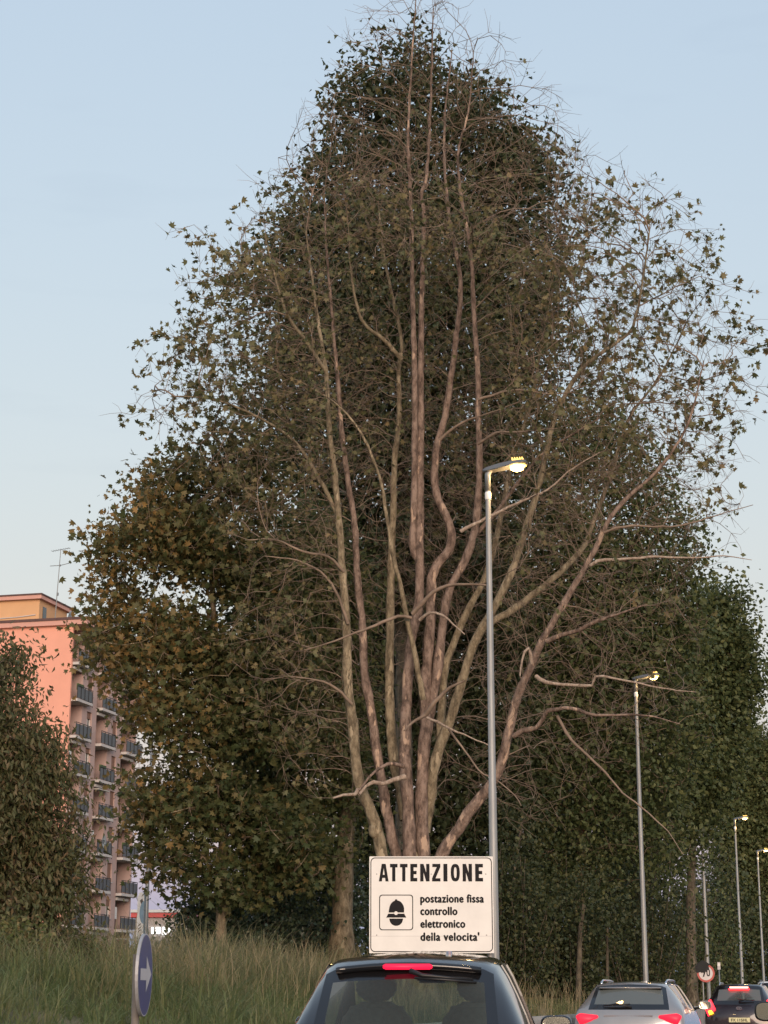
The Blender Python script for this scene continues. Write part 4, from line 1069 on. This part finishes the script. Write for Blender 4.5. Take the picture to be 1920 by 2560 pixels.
def car_shell(st, ns=4, nj=(2, 3, 4, 3, 3)):
    """st: stations rear to front, six (x,y,z) points each from sill to roof centre -> fine grid of the right half"""
    G = np.array(st, float)                                     # (m,6,3)
    m = len(G)
    def cr(Q, t):                                               # catmull along axis 0
        i = min(int(t), len(Q) - 2); f = t - i
        a, b, c, d = Q[max(i - 1, 0)], Q[i], Q[i + 1], Q[min(i + 2, len(Q) - 1)]
        # tension keeps the long flat spans from ringing
        ta, tb = (c - a) * .33, (d - b) * .33
        return (2 * f ** 3 - 3 * f ** 2 + 1) * b + (f ** 3 - 2 * f ** 2 + f) * ta + (-2 * f ** 3 + 3 * f ** 2) * c + (f ** 3 - f ** 2) * tb
    rows = []
    for i in range(m - 1):
        for k in range(ns): rows.append(cr(G, i + k / ns))
    rows.append(G[-1]); Q = np.array(rows)
    cols = []; jid = []
    for j in range(5):
        for k in range(nj[j]):
            cols.append(np.array([cr(Q[r], j + k / nj[j]) for r in range(len(Q))])); jid.append(j)
    cols.append(Q[:, 5]); H = np.stack(cols, 1)
    H[:, -1, 0] = 0
    return H, np.array(jid), ns

def build_car(name, label, px, Y, st, cfg, dpsi=0.):
    base = P(px, HORIZON, Y); z0 = .012
    t = thing(name, (base[0], base[1], z0), -YAW + dpsi, label, 'car', 'cars queuing on the road')
    pnt = cfg['paint']; gl = cfg.get('glass', GLASS)
    H, jid, ns = car_shell(st)
    nr, nc = H.shape[:2]
    full = np.concatenate([H, (H[:, ::-1] * np.array((-1, 1, 1)))[:, 1:]], 1)   # right half then mirrored left half
    jj_ = np.concatenate([jid, jid[::-1]]); nf = full.shape[1]
    cell = {}
    rw0, rw1 = cfg['rear_window']; ws0, ws1 = cfg['windscreen']
    half = nc - 1
    for r in range(nr - 1):
        stn = r // ns; sub = r % ns
        for c in range(nf - 1):
            j = jj_[c]; right = c < half
            key = 'body'
            if stn in range(rw0, rw1) and j >= 3: key = 'rear_window'
            if stn in range(ws0, ws1) and j >= 3: key = 'windscreen'
            for wi, (a, b) in enumerate(cfg['side']):
                if stn in range(a, b) and j == 2: key = ('right_window%d' if right else 'left_window%d') % wi
            if key == 'rear_window':
                cc = c if right else nf - 2 - c
                first = list(jid).index(3)
                if (stn == rw0 and sub == 0) or (stn == rw1 - 1 and sub == ns - 1) or cc == first: key = 'rear_trim'
            cell.setdefault(key, []).append((r * nf + c, r * nf + c + 1, (r + 1) * nf + c + 1, (r + 1) * nf + c))
    V = full.reshape(-1, 3)
    def part(nm, faces, m, parent):
        F = np.array(faces); u, inv = np.unique(F, return_inverse=True)
        return link(nm, mesh_np(nm, V[u], inv.reshape(F.shape), m, True), parent)
    body = part('body', cell['body'], pnt, t)
    if 'rear_trim' in cell: part('window_surround', cell['rear_trim'], M['trim'], body)
    for k, f in cell.items():
        if k.startswith('right_window') or k.startswith('left_window'): part('side_window', f, gl, t)
        elif k == 'rear_window': part('rear_window', f, gl, t)
        elif k == 'windscreen': part('windscreen', f, cfg.get('front_glass', GLASS), t)
    # dark rubber lines round the side windows
    W = cfg['W'] / 2
    for k, f in cell.items():
        if '_window' in k and k[0] in 'rl' and not k.startswith('rear'):
            F = np.array(f); e = {}
            for q in F:
                for a, b in zip(q, np.roll(q, -1)): e[(min(a, b), max(a, b))] = e.get((min(a, b), max(a, b)), 0) + 1
            mb = MB()
            for (a, b), n in e.items():
                if n == 1: mb.tube([V[a], V[b]], .011, 5, False)
            mb.obj('window_seal', M['trim'], body)
    # floor, seats, dashboard, steering wheel
    L = cfg['L']
    MB().box(-W + .12, W - .12, .35, L - .5, .2, .26).obj('floor_pan', M['black'], t)
    seat_y = cfg.get('seat_y', L * .50)
    for sx in (-1, 1):
        s = MB().box(sx * .36 - .24, sx * .36 + .24, seat_y, seat_y + .48, .30, .55).obj('seat', M['seat'], t, True, .06, 3)
        sh = cfg.get('seat_h', 1.12)
        bkp = [(sx * .36 + a, b) for a, b in ((-.27, .5), (.27, .5), (.27, sh - .2), (.22, sh - .06), (.15, sh), (-.15, sh), (-.22, sh - .06), (-.27, sh - .2))]
        MB().prism(bkp, 1, seat_y - .12, seat_y + .06).obj('seat_back', M['seat'], s, True, .05, 3)
        MB().prism([(sx * .36 + .15 * math.cos(q), sh + .10 + .11 * math.sin(q)) for q in np.linspace(0, 2 * math.pi, 16, endpoint=False)], 1, seat_y - .11, seat_y + .01).obj('headrest', M['seat'], s, True, .03, 2)
    MB().box(-W + .16, W - .16, cfg['rear_seat'], cfg['rear_seat'] + .16, .35, cfg['rear_top']).obj('rear_seat', M['seat'], t, True, .06, 3)
    MB().box(-W + .15, W - .15, cfg['dash_y'], cfg['dash_y'] + .35, .55, cfg['dash_z']).obj('dashboard', M['black'], t, True, .06, 3)
    sw = MB(); cw = np.array((-.36, cfg['dash_y'] - .18, cfg['dash_z'] - .06))
    sw.tube([cw + np.array((.18 * math.cos(q), .07 * math.sin(q), .18 * math.sin(q))) for q in np.linspace(0, 2 * math.pi, 21)], .015, 6, False); sw.obj('steering_wheel', M['black'], t, True)
    MB().box(-.11, .11, cfg['dash_y'] - .22, cfg['dash_y'] - .19, cfg['roof_z'] - .19, cfg['roof_z'] - .12).obj('rear_view_mirror', M['black'], t, True, .015)
    # wheels
    for wy in cfg['wheels']:
        for sx in (-1, 1):
            rr = cfg.get('wr', .31); xx = sx * (W - .10)
            wh = MB(); n = 28; V2 = []; pr = [(-.10, rr - .03), (-.09, rr), (.08, rr), (.10, rr - .03), (.10, rr * .68), (-.10, rr * .68)]
            for a, b in pr:
                for q in range(n): V2.append((xx + sx * a, wy + b * math.cos(2 * math.pi * q / n), rr + b * math.sin(2 * math.pi * q / n)))
            wh.add(V2, [(i * n + q, i * n + (q + 1) % n, ((i + 1) % 6) * n + (q + 1) % n, ((i + 1) % 6) * n + q) for i in range(6) for q in range(n)])
            ty = wh.obj('wheel', M['rubber'], t, True)
            rm = MB(); rm.tube([(xx + sx * .02, wy, rr), (xx + sx * .085, wy, rr)], rr * .16, 12)
            for q in range(5):
                a = 2 * math.pi * q / 5
                rm.tube([(xx + sx * .08, wy, rr), (xx + sx * .07, wy + rr * .68 * math.cos(a), rr + rr * .68 * math.sin(a))], .028, 6)
            rm.tube([(xx + sx * .06, wy + rr * .67 * math.cos(q), rr + rr * .67 * math.sin(q)) for q in np.linspace(0, 2 * math.pi, 25)], .018, 6, False)
            rm.obj('rim', M['rim'], ty, True)
    # door mirrors
    my, mz, mx = cfg['mirror']
    for sx in (-1, 1):
        hs = cfg.get('msize', (.115, .075)); mb = MB()
        n = 18; prf = [(0, .0), (.0, .92), (.02, 1.0), (.07, .95), (.12, .7), (.15, .3), (.155, 0.)]
        V2 = []
        for dy, k in prf:
            for q in range(n):
                a = 2 * math.pi * q / n; c_, s_2 = math.cos(a), math.sin(a)
                V2.append((sx * mx + hs[0] * k * math.copysign(abs(c_) ** .6, c_), my + dy, mz + hs[1] * k * math.copysign(abs(s_2) ** .6, s_2)))
        mb.add(V2, [(i * n + q, i * n + (q + 1) % n, (i + 1) * n + (q + 1) % n, (i + 1) * n + q) for i in range(len(prf) - 1) for q in range(n)])
        mo = mb.obj('door_mirror', cfg.get('mirror_paint', pnt), t, True)
        gp = [(sx * mx + hs[0] * .86 * math.copysign(abs(math.cos(a)) ** .6, math.cos(a)), mz + hs[1] * .84 * math.copysign(abs(math.sin(a)) ** .6, math.sin(a))) for a in np.linspace(0, 2 * math.pi, 18, endpoint=False)]
        flat_glyph([gp], my - .004).obj('mirror_glass', M['mirror_glass'], mo)
        MB().tube([(sx * (mx - hs[0] * .6), my + .06, mz - .03), (sx * (W - .12), my + .10, mz - .07)], .022, 8).obj('mirror_arm', M['black'], mo, True)
    # bumper, plate, lamps
    MB().box(-.27, .27, cfg['plate'][0] - .012, cfg['plate'][0], cfg['plate'][1], cfg['plate'][1] + .115).obj('number_plate', M['plate'], t)
    if cfg.get('plate_text'):
        o = link('lettering', text_mesh(cfg['plate_text'], M['sign_black'], .10, .42, .003), t); o.location = (-.21, cfg['plate'][0] - .015, cfg['plate'][1] + .02)
    for sx in (-1, 1):
        for (poly, yy, m_, nm) in cfg['lamps']:
            MB().prism([(sx * a, b) for a, b in poly][::sx], 1, yy[0], yy[1]).obj(nm, m_, t, True, .012, 2)
    return t

def lerp_st(*rows): return [list(r) for r in rows]
# --- black city car (nearest)
c500 = [
 [(.66, .16, .24), (.70, .07, .28), (.70, .03, .31), (.58, .0, .32), (.33, -.02, .32), (0, -.03, .32)],
 [(.72, .22, .22), (.79, .13, .42), (.77, .08, .54), (.60, .02, .56), (.34, -.02, .56), (0, -.03, .56)],
 [(.75, .34, .20), (.815, .27, .56), (.775, .20, .92), (.60, .15, .94), (.34, .11, .94), (0, .10, .94)],
 [(.76, .55, .20), (.815, .50, .58), (.755, .46, 1.02), (.545, .50, 1.375), (.33, .46, 1.42), (0, .45, 1.435)],
 [(.76, .95, .20), (.815, .95, .60), (.765, .85, 1.02), (.575, .85, 1.435), (.35, .82, 1.49), (0, .81, 1.51)],
 [(.76, 1.45, .20), (.815, 1.45, .60), (.765, 1.45, 1.00), (.575, 1.42, 1.45), (.35, 1.42, 1.515), (0, 1.42, 1.54)],
 [(.76, 1.55, .20), (.815, 1.55, .60), (.765, 1.55, 1.00), (.575, 1.52, 1.45), (.35, 1.52, 1.515), (0, 1.52, 1.54)],
 [(.76, 2.35, .20), (.815, 2.35, .60), (.755, 2.35, .97), (.56, 1.95, 1.405), (.35, 1.92, 1.46), (0, 1.90, 1.475)],
 [(.76, 2.62, .20), (.815, 2.62, .60), (.75, 2.62, .93), (.60, 2.62, .95), (.35, 2.74, .96), (0, 2.78, .965)],
 [(.72, 3.2, .22), (.79, 3.2, .55), (.70, 3.2, .80), (.52, 3.25, .84), (.3, 3.3, .86), (0, 3.32, .86)],
 [(.66, 3.42, .24), (.68, 3.46, .40), (.62, 3.5, .55), (.45, 3.52, .62), (.26, 3.53, .64), (0, 3.54, .64)],
 [(.6, 3.42, .22), (.6, 3.48, .25), (.56, 3.52, .27), (.4, 3.54, .28), (.24, 3.55, .28), (0, 3.55, .28)],
]
P_BLACK = paint('black_car_paint', (.010, .010, .012), rough=.22)
tri_l = [(.63, .62), (.75, .60), (.755, .86), (.68, .90), (.62, .86)]
car1 = build_car('city_car', 'nearest black city car with red high brake light, below the warning sign', 1004, 11.8, c500,
    dict(paint=P_BLACK, W=1.63, L=3.55, rear_window=(2, 3), windscreen=(7, 8), side=[(4, 5), (6, 7)], roof_z=1.52, dash_y=2.35, dash_z=.92, rear_seat=.62, rear_top=.98,
         wheels=(.62, 2.92), mirror=(2.12, 1.03, .90), plate=(-.035, .60), seat_y=1.75, seat_h=1.20,
         lamps=[(tri_l, (.04, .24), M['tail'], 'tail_light')]), dpsi=R(7.5))
# roof spoiler lip with the high brake light, wiper pivot
m = MB(); n = 13
xs_ = np.linspace(-.47, .47, n)
V = []
for x in xs_:
    k = 1 - (x / .58) ** 2
    yb = .40 + .06 * (1 - k); zb_ = 1.385 + .045 * k
    V += [(x, yb + .16, zb_ + .028), (x, yb - .03, zb_ + .012), (x, yb - .02, zb_ - .022), (x, yb + .16, zb_ - .035)]
m.add(V, [(4 * i + a, 4 * i + (a + 1) % 4, 4 * i + 4 + (a + 1) % 4, 4 * i + 4 + a) for i in range(n - 1) for a in range(4)] + [(0, 1, 2, 3), tuple(4 * n - 4 + a for a in (3, 2, 1, 0))])
m.obj('roof_spoiler', M['trim'], car1, True)
MB().prism([(-.15, 1.402), (.15, 1.402), (.165, 1.42), (.15, 1.438), (-.15, 1.438), (-.165, 1.42)], 1, .355, .40).obj('high_brake_light', M['brake_dim'], car1, True, .006)
wp = MB(); wp.tube([(.02, .335, 1.395), (.10, .31, 1.365), (.25, .33, 1.352), (.42, .39, 1.338)], [.018, .014, .010, .006], 6); wp.tube([(.05, .312, 1.350), (.25, .325, 1.338), (.44, .385, 1.322)], .009, 5)
wp.obj('rear_wiper', M['black'], car1, True)
MB().tube([(.22, .95, 1.505), (.22, .95, 1.53)], .02, 8).obj('antenna_base', M['chrome'], car1)

# --- wagon / sport utility body used for the farther cars
def suv(h, w, rw=.60, L=4.4, belt=1.02, tail=.0):
    W = w / 2
    return [
     [(W - .14, .18, .30), (W - .10, .08, .34), (W - .12, .04, .38), (.62, .0, .40), (.36, -.02, .40), (0, -.03, .40)],
     [(W - .05, .26, .28), (W - .01, .14, .50), (W - .03, .08, .70), (.64, .02, .72), (.36, -.02, .72), (0, -.03, .72)],
     [(W - .03, .40, .26), (W, .28, .66), (W - .05, .20, belt - .02), (.66, .13, belt), (.38, .09, belt), (0, .08, belt)],
     [(W - .03, .62, .26), (W, .58, .70), (W - .06, .56, belt + .04), (rw - .02, .56, h - .11), (.36, .52, h - .07), (0, .50, h - .055)],
     [(W - .03, 1.0, .26), (W, 1.0, .72), (W - .06, .86, belt + .03), (rw, .80, h - .075), (.38, .78, h - .03), (0, .77, h - .015)],
     [(W - .03, 1.55, .26), (W, 1.55, .72), (W - .06, 1.55, belt), (rw + .01, 1.5, h - .055), (.38, 1.5, h - .01), (0, 1.5, h + .008)],
     [(W - .03, 1.65, .26), (W, 1.65, .72), (W - .06, 1.65, belt), (rw + .01, 1.6, h - .055), (.38, 1.6, h - .01), (0, 1.6, h + .008)],
     [(W - .03, 2.45, .26), (W, 2.45, .72), (W - .06, 2.45, belt - .02), (rw, 2.4, h - .07), (.38, 2.4, h - .025), (0, 2.4, h - .005)],
     [(W - .03, 2.55, .26), (W, 2.55, .72), (W - .06, 2.55, belt - .02), (rw, 2.5, h - .075), (.38, 2.5, h - .03), (0, 2.5, h - .012)],
     [(W - .03, 3.15, .26), (W, 3.15, .70), (W - .07, 3.2, belt - .04), (rw - .03, 2.75, h - .12), (.36, 2.70, h - .07), (0, 2.68, h - .055)],
     [(W - .03, 3.45, .26), (W, 3.45, .68), (W - .08, 3.45, belt - .06), (.66, 3.42, belt - .03), (.38, 3.52, belt - .02), (0, 3.56, belt - .015)],
     [(W - .06, 4.0, .28), (W - .02, 4.0, .62), (W - .12, 4.0, .88), (.60, 4.05, .92), (.34, 4.1, .94), (0, 4.12, .94)],
     [(W - .14, 4.26, .30), (W - .12, 4.3, .45), (W - .18, 4.33, .62), (.5, 4.36, .70), (.3, 4.38, .72), (0, 4.39, .72)],
     [(W - .2, 4.26, .26), (W - .2, 4.32, .29), (W - .24, 4.36, .31), (.45, 4.38, .32), (.26, 4.39, .32), (0, 4.40, .32)],
    ]
def suv_cfg(h, w, pnt, **k):
    W = w / 2
    d = dict(paint=pnt, glass=GLASS_DARK, W=w, L=4.4, rear_window=(2, 3), windscreen=(9, 10), side=[(4, 5), (6, 7), (8, 9)], roof_z=h, dash_y=3.0, dash_z=.98, rear_seat=.95, rear_top=1.05,
             wheels=(.85, 3.52), wr=.33, mirror=(2.98, 1.08, W + .10), plate=(-.04, .58), seat_y=2.2, seat_h=1.16,
             lamps=[([(W - .42, .88), (W - .12, .78), (W - .045, .92), (W - .12, .965), (W - .42, .935)], (.03, .30), M['tail'], 'tail_light')])
    d.update(k); return d
def roof_rails(car, h, rw, m):
    for sx in (-1, 1):
        MB().tube([(sx * (rw - .06), .95, h - .055), (sx * (rw - .06), 1.02, h + .0), (sx * (rw - .05), 1.25, h + .018), (sx * (rw - .05), 2.2, h + .018), (sx * (rw - .06), 2.45, h - .0), (sx * (rw - .06), 2.55, h - .06)], .020, 8).obj('roof_rail', m, car, True)
def wiper(car, x0, x1, y, z):
    w_ = MB(); w_.tube([(x0, y, z), ((x0 + x1) / 2, y - .012, z + .055), (x1, y + .02, z + .02)], [.02, .014, .008], 6); w_.tube([(x0 - .02, y + .0, z + .05), (x1 + .03, y + .015, z + .03)], .011, 5); w_.obj('rear_wiper', M['black'], car, True)
P_GREY = paint('grey_metallic_paint', (.30, .295, .295), .5, .32)
car2 = build_car('grey_car', 'grey crossover with roof rails, right of the black city car', 1568, 31.0, suv(1.48, 1.82), suv_cfg(1.48, 1.82, P_GREY))
roof_rails(car2, 1.48, .60, M['chrome']); wiper(car2, .05, -.42, .10, 1.06)
MB().box(-.40, .40, .03, .06, .905, .935).obj('chrome_strip', M['chrome'], car2, bevel=.006)
MB().prism([(-.24, 1.355), (.24, 1.355), (.26, 1.37), (-.26, 1.37)], 1, .40, .46).obj('high_brake_light', M['reflector'], car2)
MB().prism([(-.52, 1.355), (.52, 1.355), (.50, 1.382), (-.50, 1.382)], 1, .38, .60).obj('roof_spoiler', P_GREY, car2, True, .01)
MB().tube([(.24, .75, 1.43), (.24, .72, 1.48)], [.03, .012], 8).obj('antenna_fin', M['white'], car2, True)
P_DARK = paint('plum_black_paint', (.018, .012, .018), .3, .25)
tl3 = [(.60, .90), (.80, .72), (.86, .88), (.80, 1.08), (.74, 1.16), (.66, 1.02)]
am3 = [(.66, .80), (.76, .76), (.80, .86), (.71, .88)]
rf3 = [(.46, .42), (.76, .40), (.76, .47), (.50, .49)]
car3 = build_car('dark_car', 'dark sport utility car with its brake lights glowing, far right', 1846, 49.5, suv(1.56, 1.80), suv_cfg(1.56, 1.80, P_DARK, plate_text='FX 115HL',
    lamps=[(tl3, (.0, .34), M['brake_on'], 'brake_light'), (rf3, (-.02, .08), M['reflector'], 'reflector')]))
MB().prism([(-a, b) for a, b in am3], 1, -.02, .1).obj('indicator', M['amber'], car3)
MB().box(-.24, .24, .33, .42, 1.435, 1.475).obj('high_brake_light', M['brake_hot'], car3, bevel=.008)
MB().box(-.27, .27, .34, .44, 1.39, 1.428).obj('high_brake_glow_panel', M['brake_on'], car3, bevel=.008)
roof_rails(car3, 1.56, .60, M['chrome']); wiper(car3, .0, .36, .10, 1.10)
m = MB(); ring(m, oval(.0, .93, .078, .042, 24, 2), oval(.0, .93, .062, .028, 24, 2), -.030); m.obj('badge_ring', M['chrome'], car3)
flat_glyph([[(-.040, .908), (-.026, .908), (-.018, .926), (.010, .934), (.004, .908), (.020, .908), (.042, .952), (.028, .952), (.018, .940), (-.010, .930), (-.004, .952), (-.020, .952)]], -.031).obj('badge_letter', M['chrome'], car3)
P_WHITE = paint('white_car_paint', (.66, .69, .70), .0, .3)
car4 = build_car('white_car', 'white car ahead of the dark one, cut by the right edge', 1942, 58.5, suv(1.70, 1.84), suv_cfg(1.70, 1.84, P_WHITE))
roof_rails(car4, 1.70, .60, M['black'])
P_BEIGE = paint('silver_car_paint', (.42, .42, .41), .7, .3)
car5 = build_car('silver_car', 'car whose door mirror alone shows at the lower right edge', 2214, 14.0, suv(1.48, 1.78), suv_cfg(1.48, 1.78, P_BEIGE, mirror_paint=M['black'], msize=(.125, .088), mirror=(2.98, 1.105, .99)))
# ------------------------------------------------------------------ tall grass on the bank
LM_GRASS = leaf_mat('meadow_grass', [(0, (.13, .17, .065)), (.3, (.21, .225, .10)), (.6, (.28, .25, .13)), (1, (.40, .32, .20))], .45, .6, .25)
def grass(n, s_rng, lat_rng, hgt, wid, seed, bias=1.0, per=14, drybias=0., sp=.07):
    """tufts: blades fan out and arch over from common roots"""
    g = np.random.default_rng(seed); nt_ = n // per; n = nt_ * per
    s = s_rng[0] + (s_rng[1] - s_rng[0]) * g.random(nt_) ** bias
    lat = lat_rng[0] + (lat_rng[1] - lat_rng[0]) * g.random(nt_) ** 1.15
    tx = UX * s - UY * lat; ty = UY * s + UX * lat
    patch = .5 + .5 * np.sin(tx * .9 + 1.7 * np.sin(ty * .6)) * np.sin(ty * .7 + 1.3 * np.sin(tx * .5))
    th = hgt * (.5 + .6 * patch) * g.uniform(.55, 1.35, nt_) * (.65 + .35 * smooth(5.4, 8.5, lat))
    dry = .30 * patch + .35 * smooth(.2, .9, np.sin(tx * .43 + .7) * np.cos(ty * .31)) + .30 * smooth(24, 42, ty) - .12 + drybias + .22 * g.normal(size=nt_)
    wind = g.uniform(-.35, .55, nt_)
    rep = lambda a: np.repeat(a, per)
    ang = g.random(n) * 6.28; rr = np.abs(g.normal(size=n)) * sp
    x = rep(tx) + np.cos(ang) * rr; y = rep(ty) + np.sin(ang) * rr
    z = ground_z(x, y) - .02
    h = rep(th) * g.uniform(.5, 1.2, n)
    a = ang + g.normal(size=n) * .6
    lean = g.uniform(.15, 1.2, n) * h
    dx = np.cos(a) * lean + rep(wind) * h * .5; dy = np.sin(a) * lean
    px_, py_ = -np.sin(a), np.cos(a)
    w = wid * g.uniform(.6, 1.5, n)
    droop = g.uniform(.15, .55, n)
    rows = []
    for t, ww in ((0, 1.0), (.4, .95), (.75, .6)):
        cx = x + dx * t ** 1.8; cy = y + dy * t ** 1.8; cz2 = z + h * (t - droop * t ** 3)
        for sg_ in (-1, 1): rows.append(np.stack([cx + sg_ * w * ww * px_ * .5, cy + sg_ * w * ww * py_ * .5, cz2], -1))
    rows.append(np.stack([x + dx * 1.1, y + dy * 1.1, z + h * (1 - droop * 1.15)], -1))
    V = np.stack(rows, 1)
    q = np.arange(n)[:, None] * 7
    Q = np.concatenate([q + np.array((0, 1, 3, 2)), q + np.array((2, 3, 5, 4))]); T = q + np.array((4, 5, 6))
    t = np.clip(g.random(n) * .4 + rep(dry) * .6, 0, 1)
    return V.reshape(-1, 3), Q, T, np.repeat(t, 7)
gr = []
for args in ((42000, (12.5, 34), (5.35, 17), .55, .011, 1, .85), (34000, (30, 62), (5.35, 24), .70, .016, 2), (11000, (58, 120), (5.4, 22), .7, .03, 3),
             (9000, (15, 34), (6, 15), .85, .013, 4, 1.0, 9, -.25), (24000, (23, 46), (9.5, 24), 1.3, .011, 5, 1.0, 18, .28, .16)):
    gr.append(grass(*args))
VV = np.vstack([a[0] for a in gr]); off = np.cumsum([0] + [len(a[0]) for a in gr])
QQ = np.vstack([a[1] + o for a, o in zip(gr, off)]); TT = np.vstack([a[2] + o for a, o in zip(gr, off)])
gme = mesh_np('tall_grass', VV, [QQ, TT], LM_GRASS, tint=np.concatenate([a[3] for a in gr]))
tag(link('tall_grass', gme), 'tall unmown grass, green and straw, over the whole bank', 'grass', kind='stuff')
# feathery seed heads on long stalks
g = np.random.default_rng(9); n = 3000
s = g.uniform(27, 62, n); lat = 6.5 + 20 * g.random(n); x = UX * s - UY * lat; y = UY * s + UX * lat; z = ground_z(x, y); h = g.uniform(.5, 1.05, n)
a = g.random(n) * 6.28; lx, ly = np.cos(a) * h * .22, np.sin(a) * h * .22
V = []; 
wv = .0035
base_ = np.stack([x, y, z], -1); mid = base_ + np.stack([lx * .35, ly * .35, h * .7], -1); top = base_ + np.stack([lx, ly, h], -1)
sx_ = np.stack([np.full(n, wv), np.zeros(n), np.zeros(n)], -1)
V = np.stack([base_ - sx_, base_ + sx_, mid + sx_ * .8, mid - sx_ * .8, mid + sx_ * 1.9 + (top - mid) * .4, top, mid - sx_ * 1.9 + (top - mid) * .4], 1)
q = np.arange(n)[:, None] * 7
sme = mesh_np('seed_heads', V.reshape(-1, 3), [q + np.array((0, 1, 2, 3)), q + np.array((3, 2, 5, 6)), ], LM_GRASS, tint=np.repeat(np.clip(.75 + .25 * g.random(n), 0, 1), 7))
tag(link('seed_heads', sme), 'straw coloured grass seed heads standing above the bank', 'grass', kind='stuff')
# tall leafy weeds at the left, below the brownish tree
LM_WEED = leaf_mat('weed_leaf', [(0, (.07, .10, .03)), (.5, (.14, .15, .05)), (1, (.24, .19, .09))], .35)
for i, (cx, Y, top, w, lb) in enumerate(((10, 28, 2300, 110, 'bushy brown-green weeds at the left edge under the drooping tree'), (150, 31, 2325, 100, 'bushy weeds in front of the salmon block foot'))):
    make_shrub(lb, cx, Y, top, w, 3600, LM_WEED, .08, 'weeds on the bank', 70 + i, 'weed_clump', 'plant', .8)
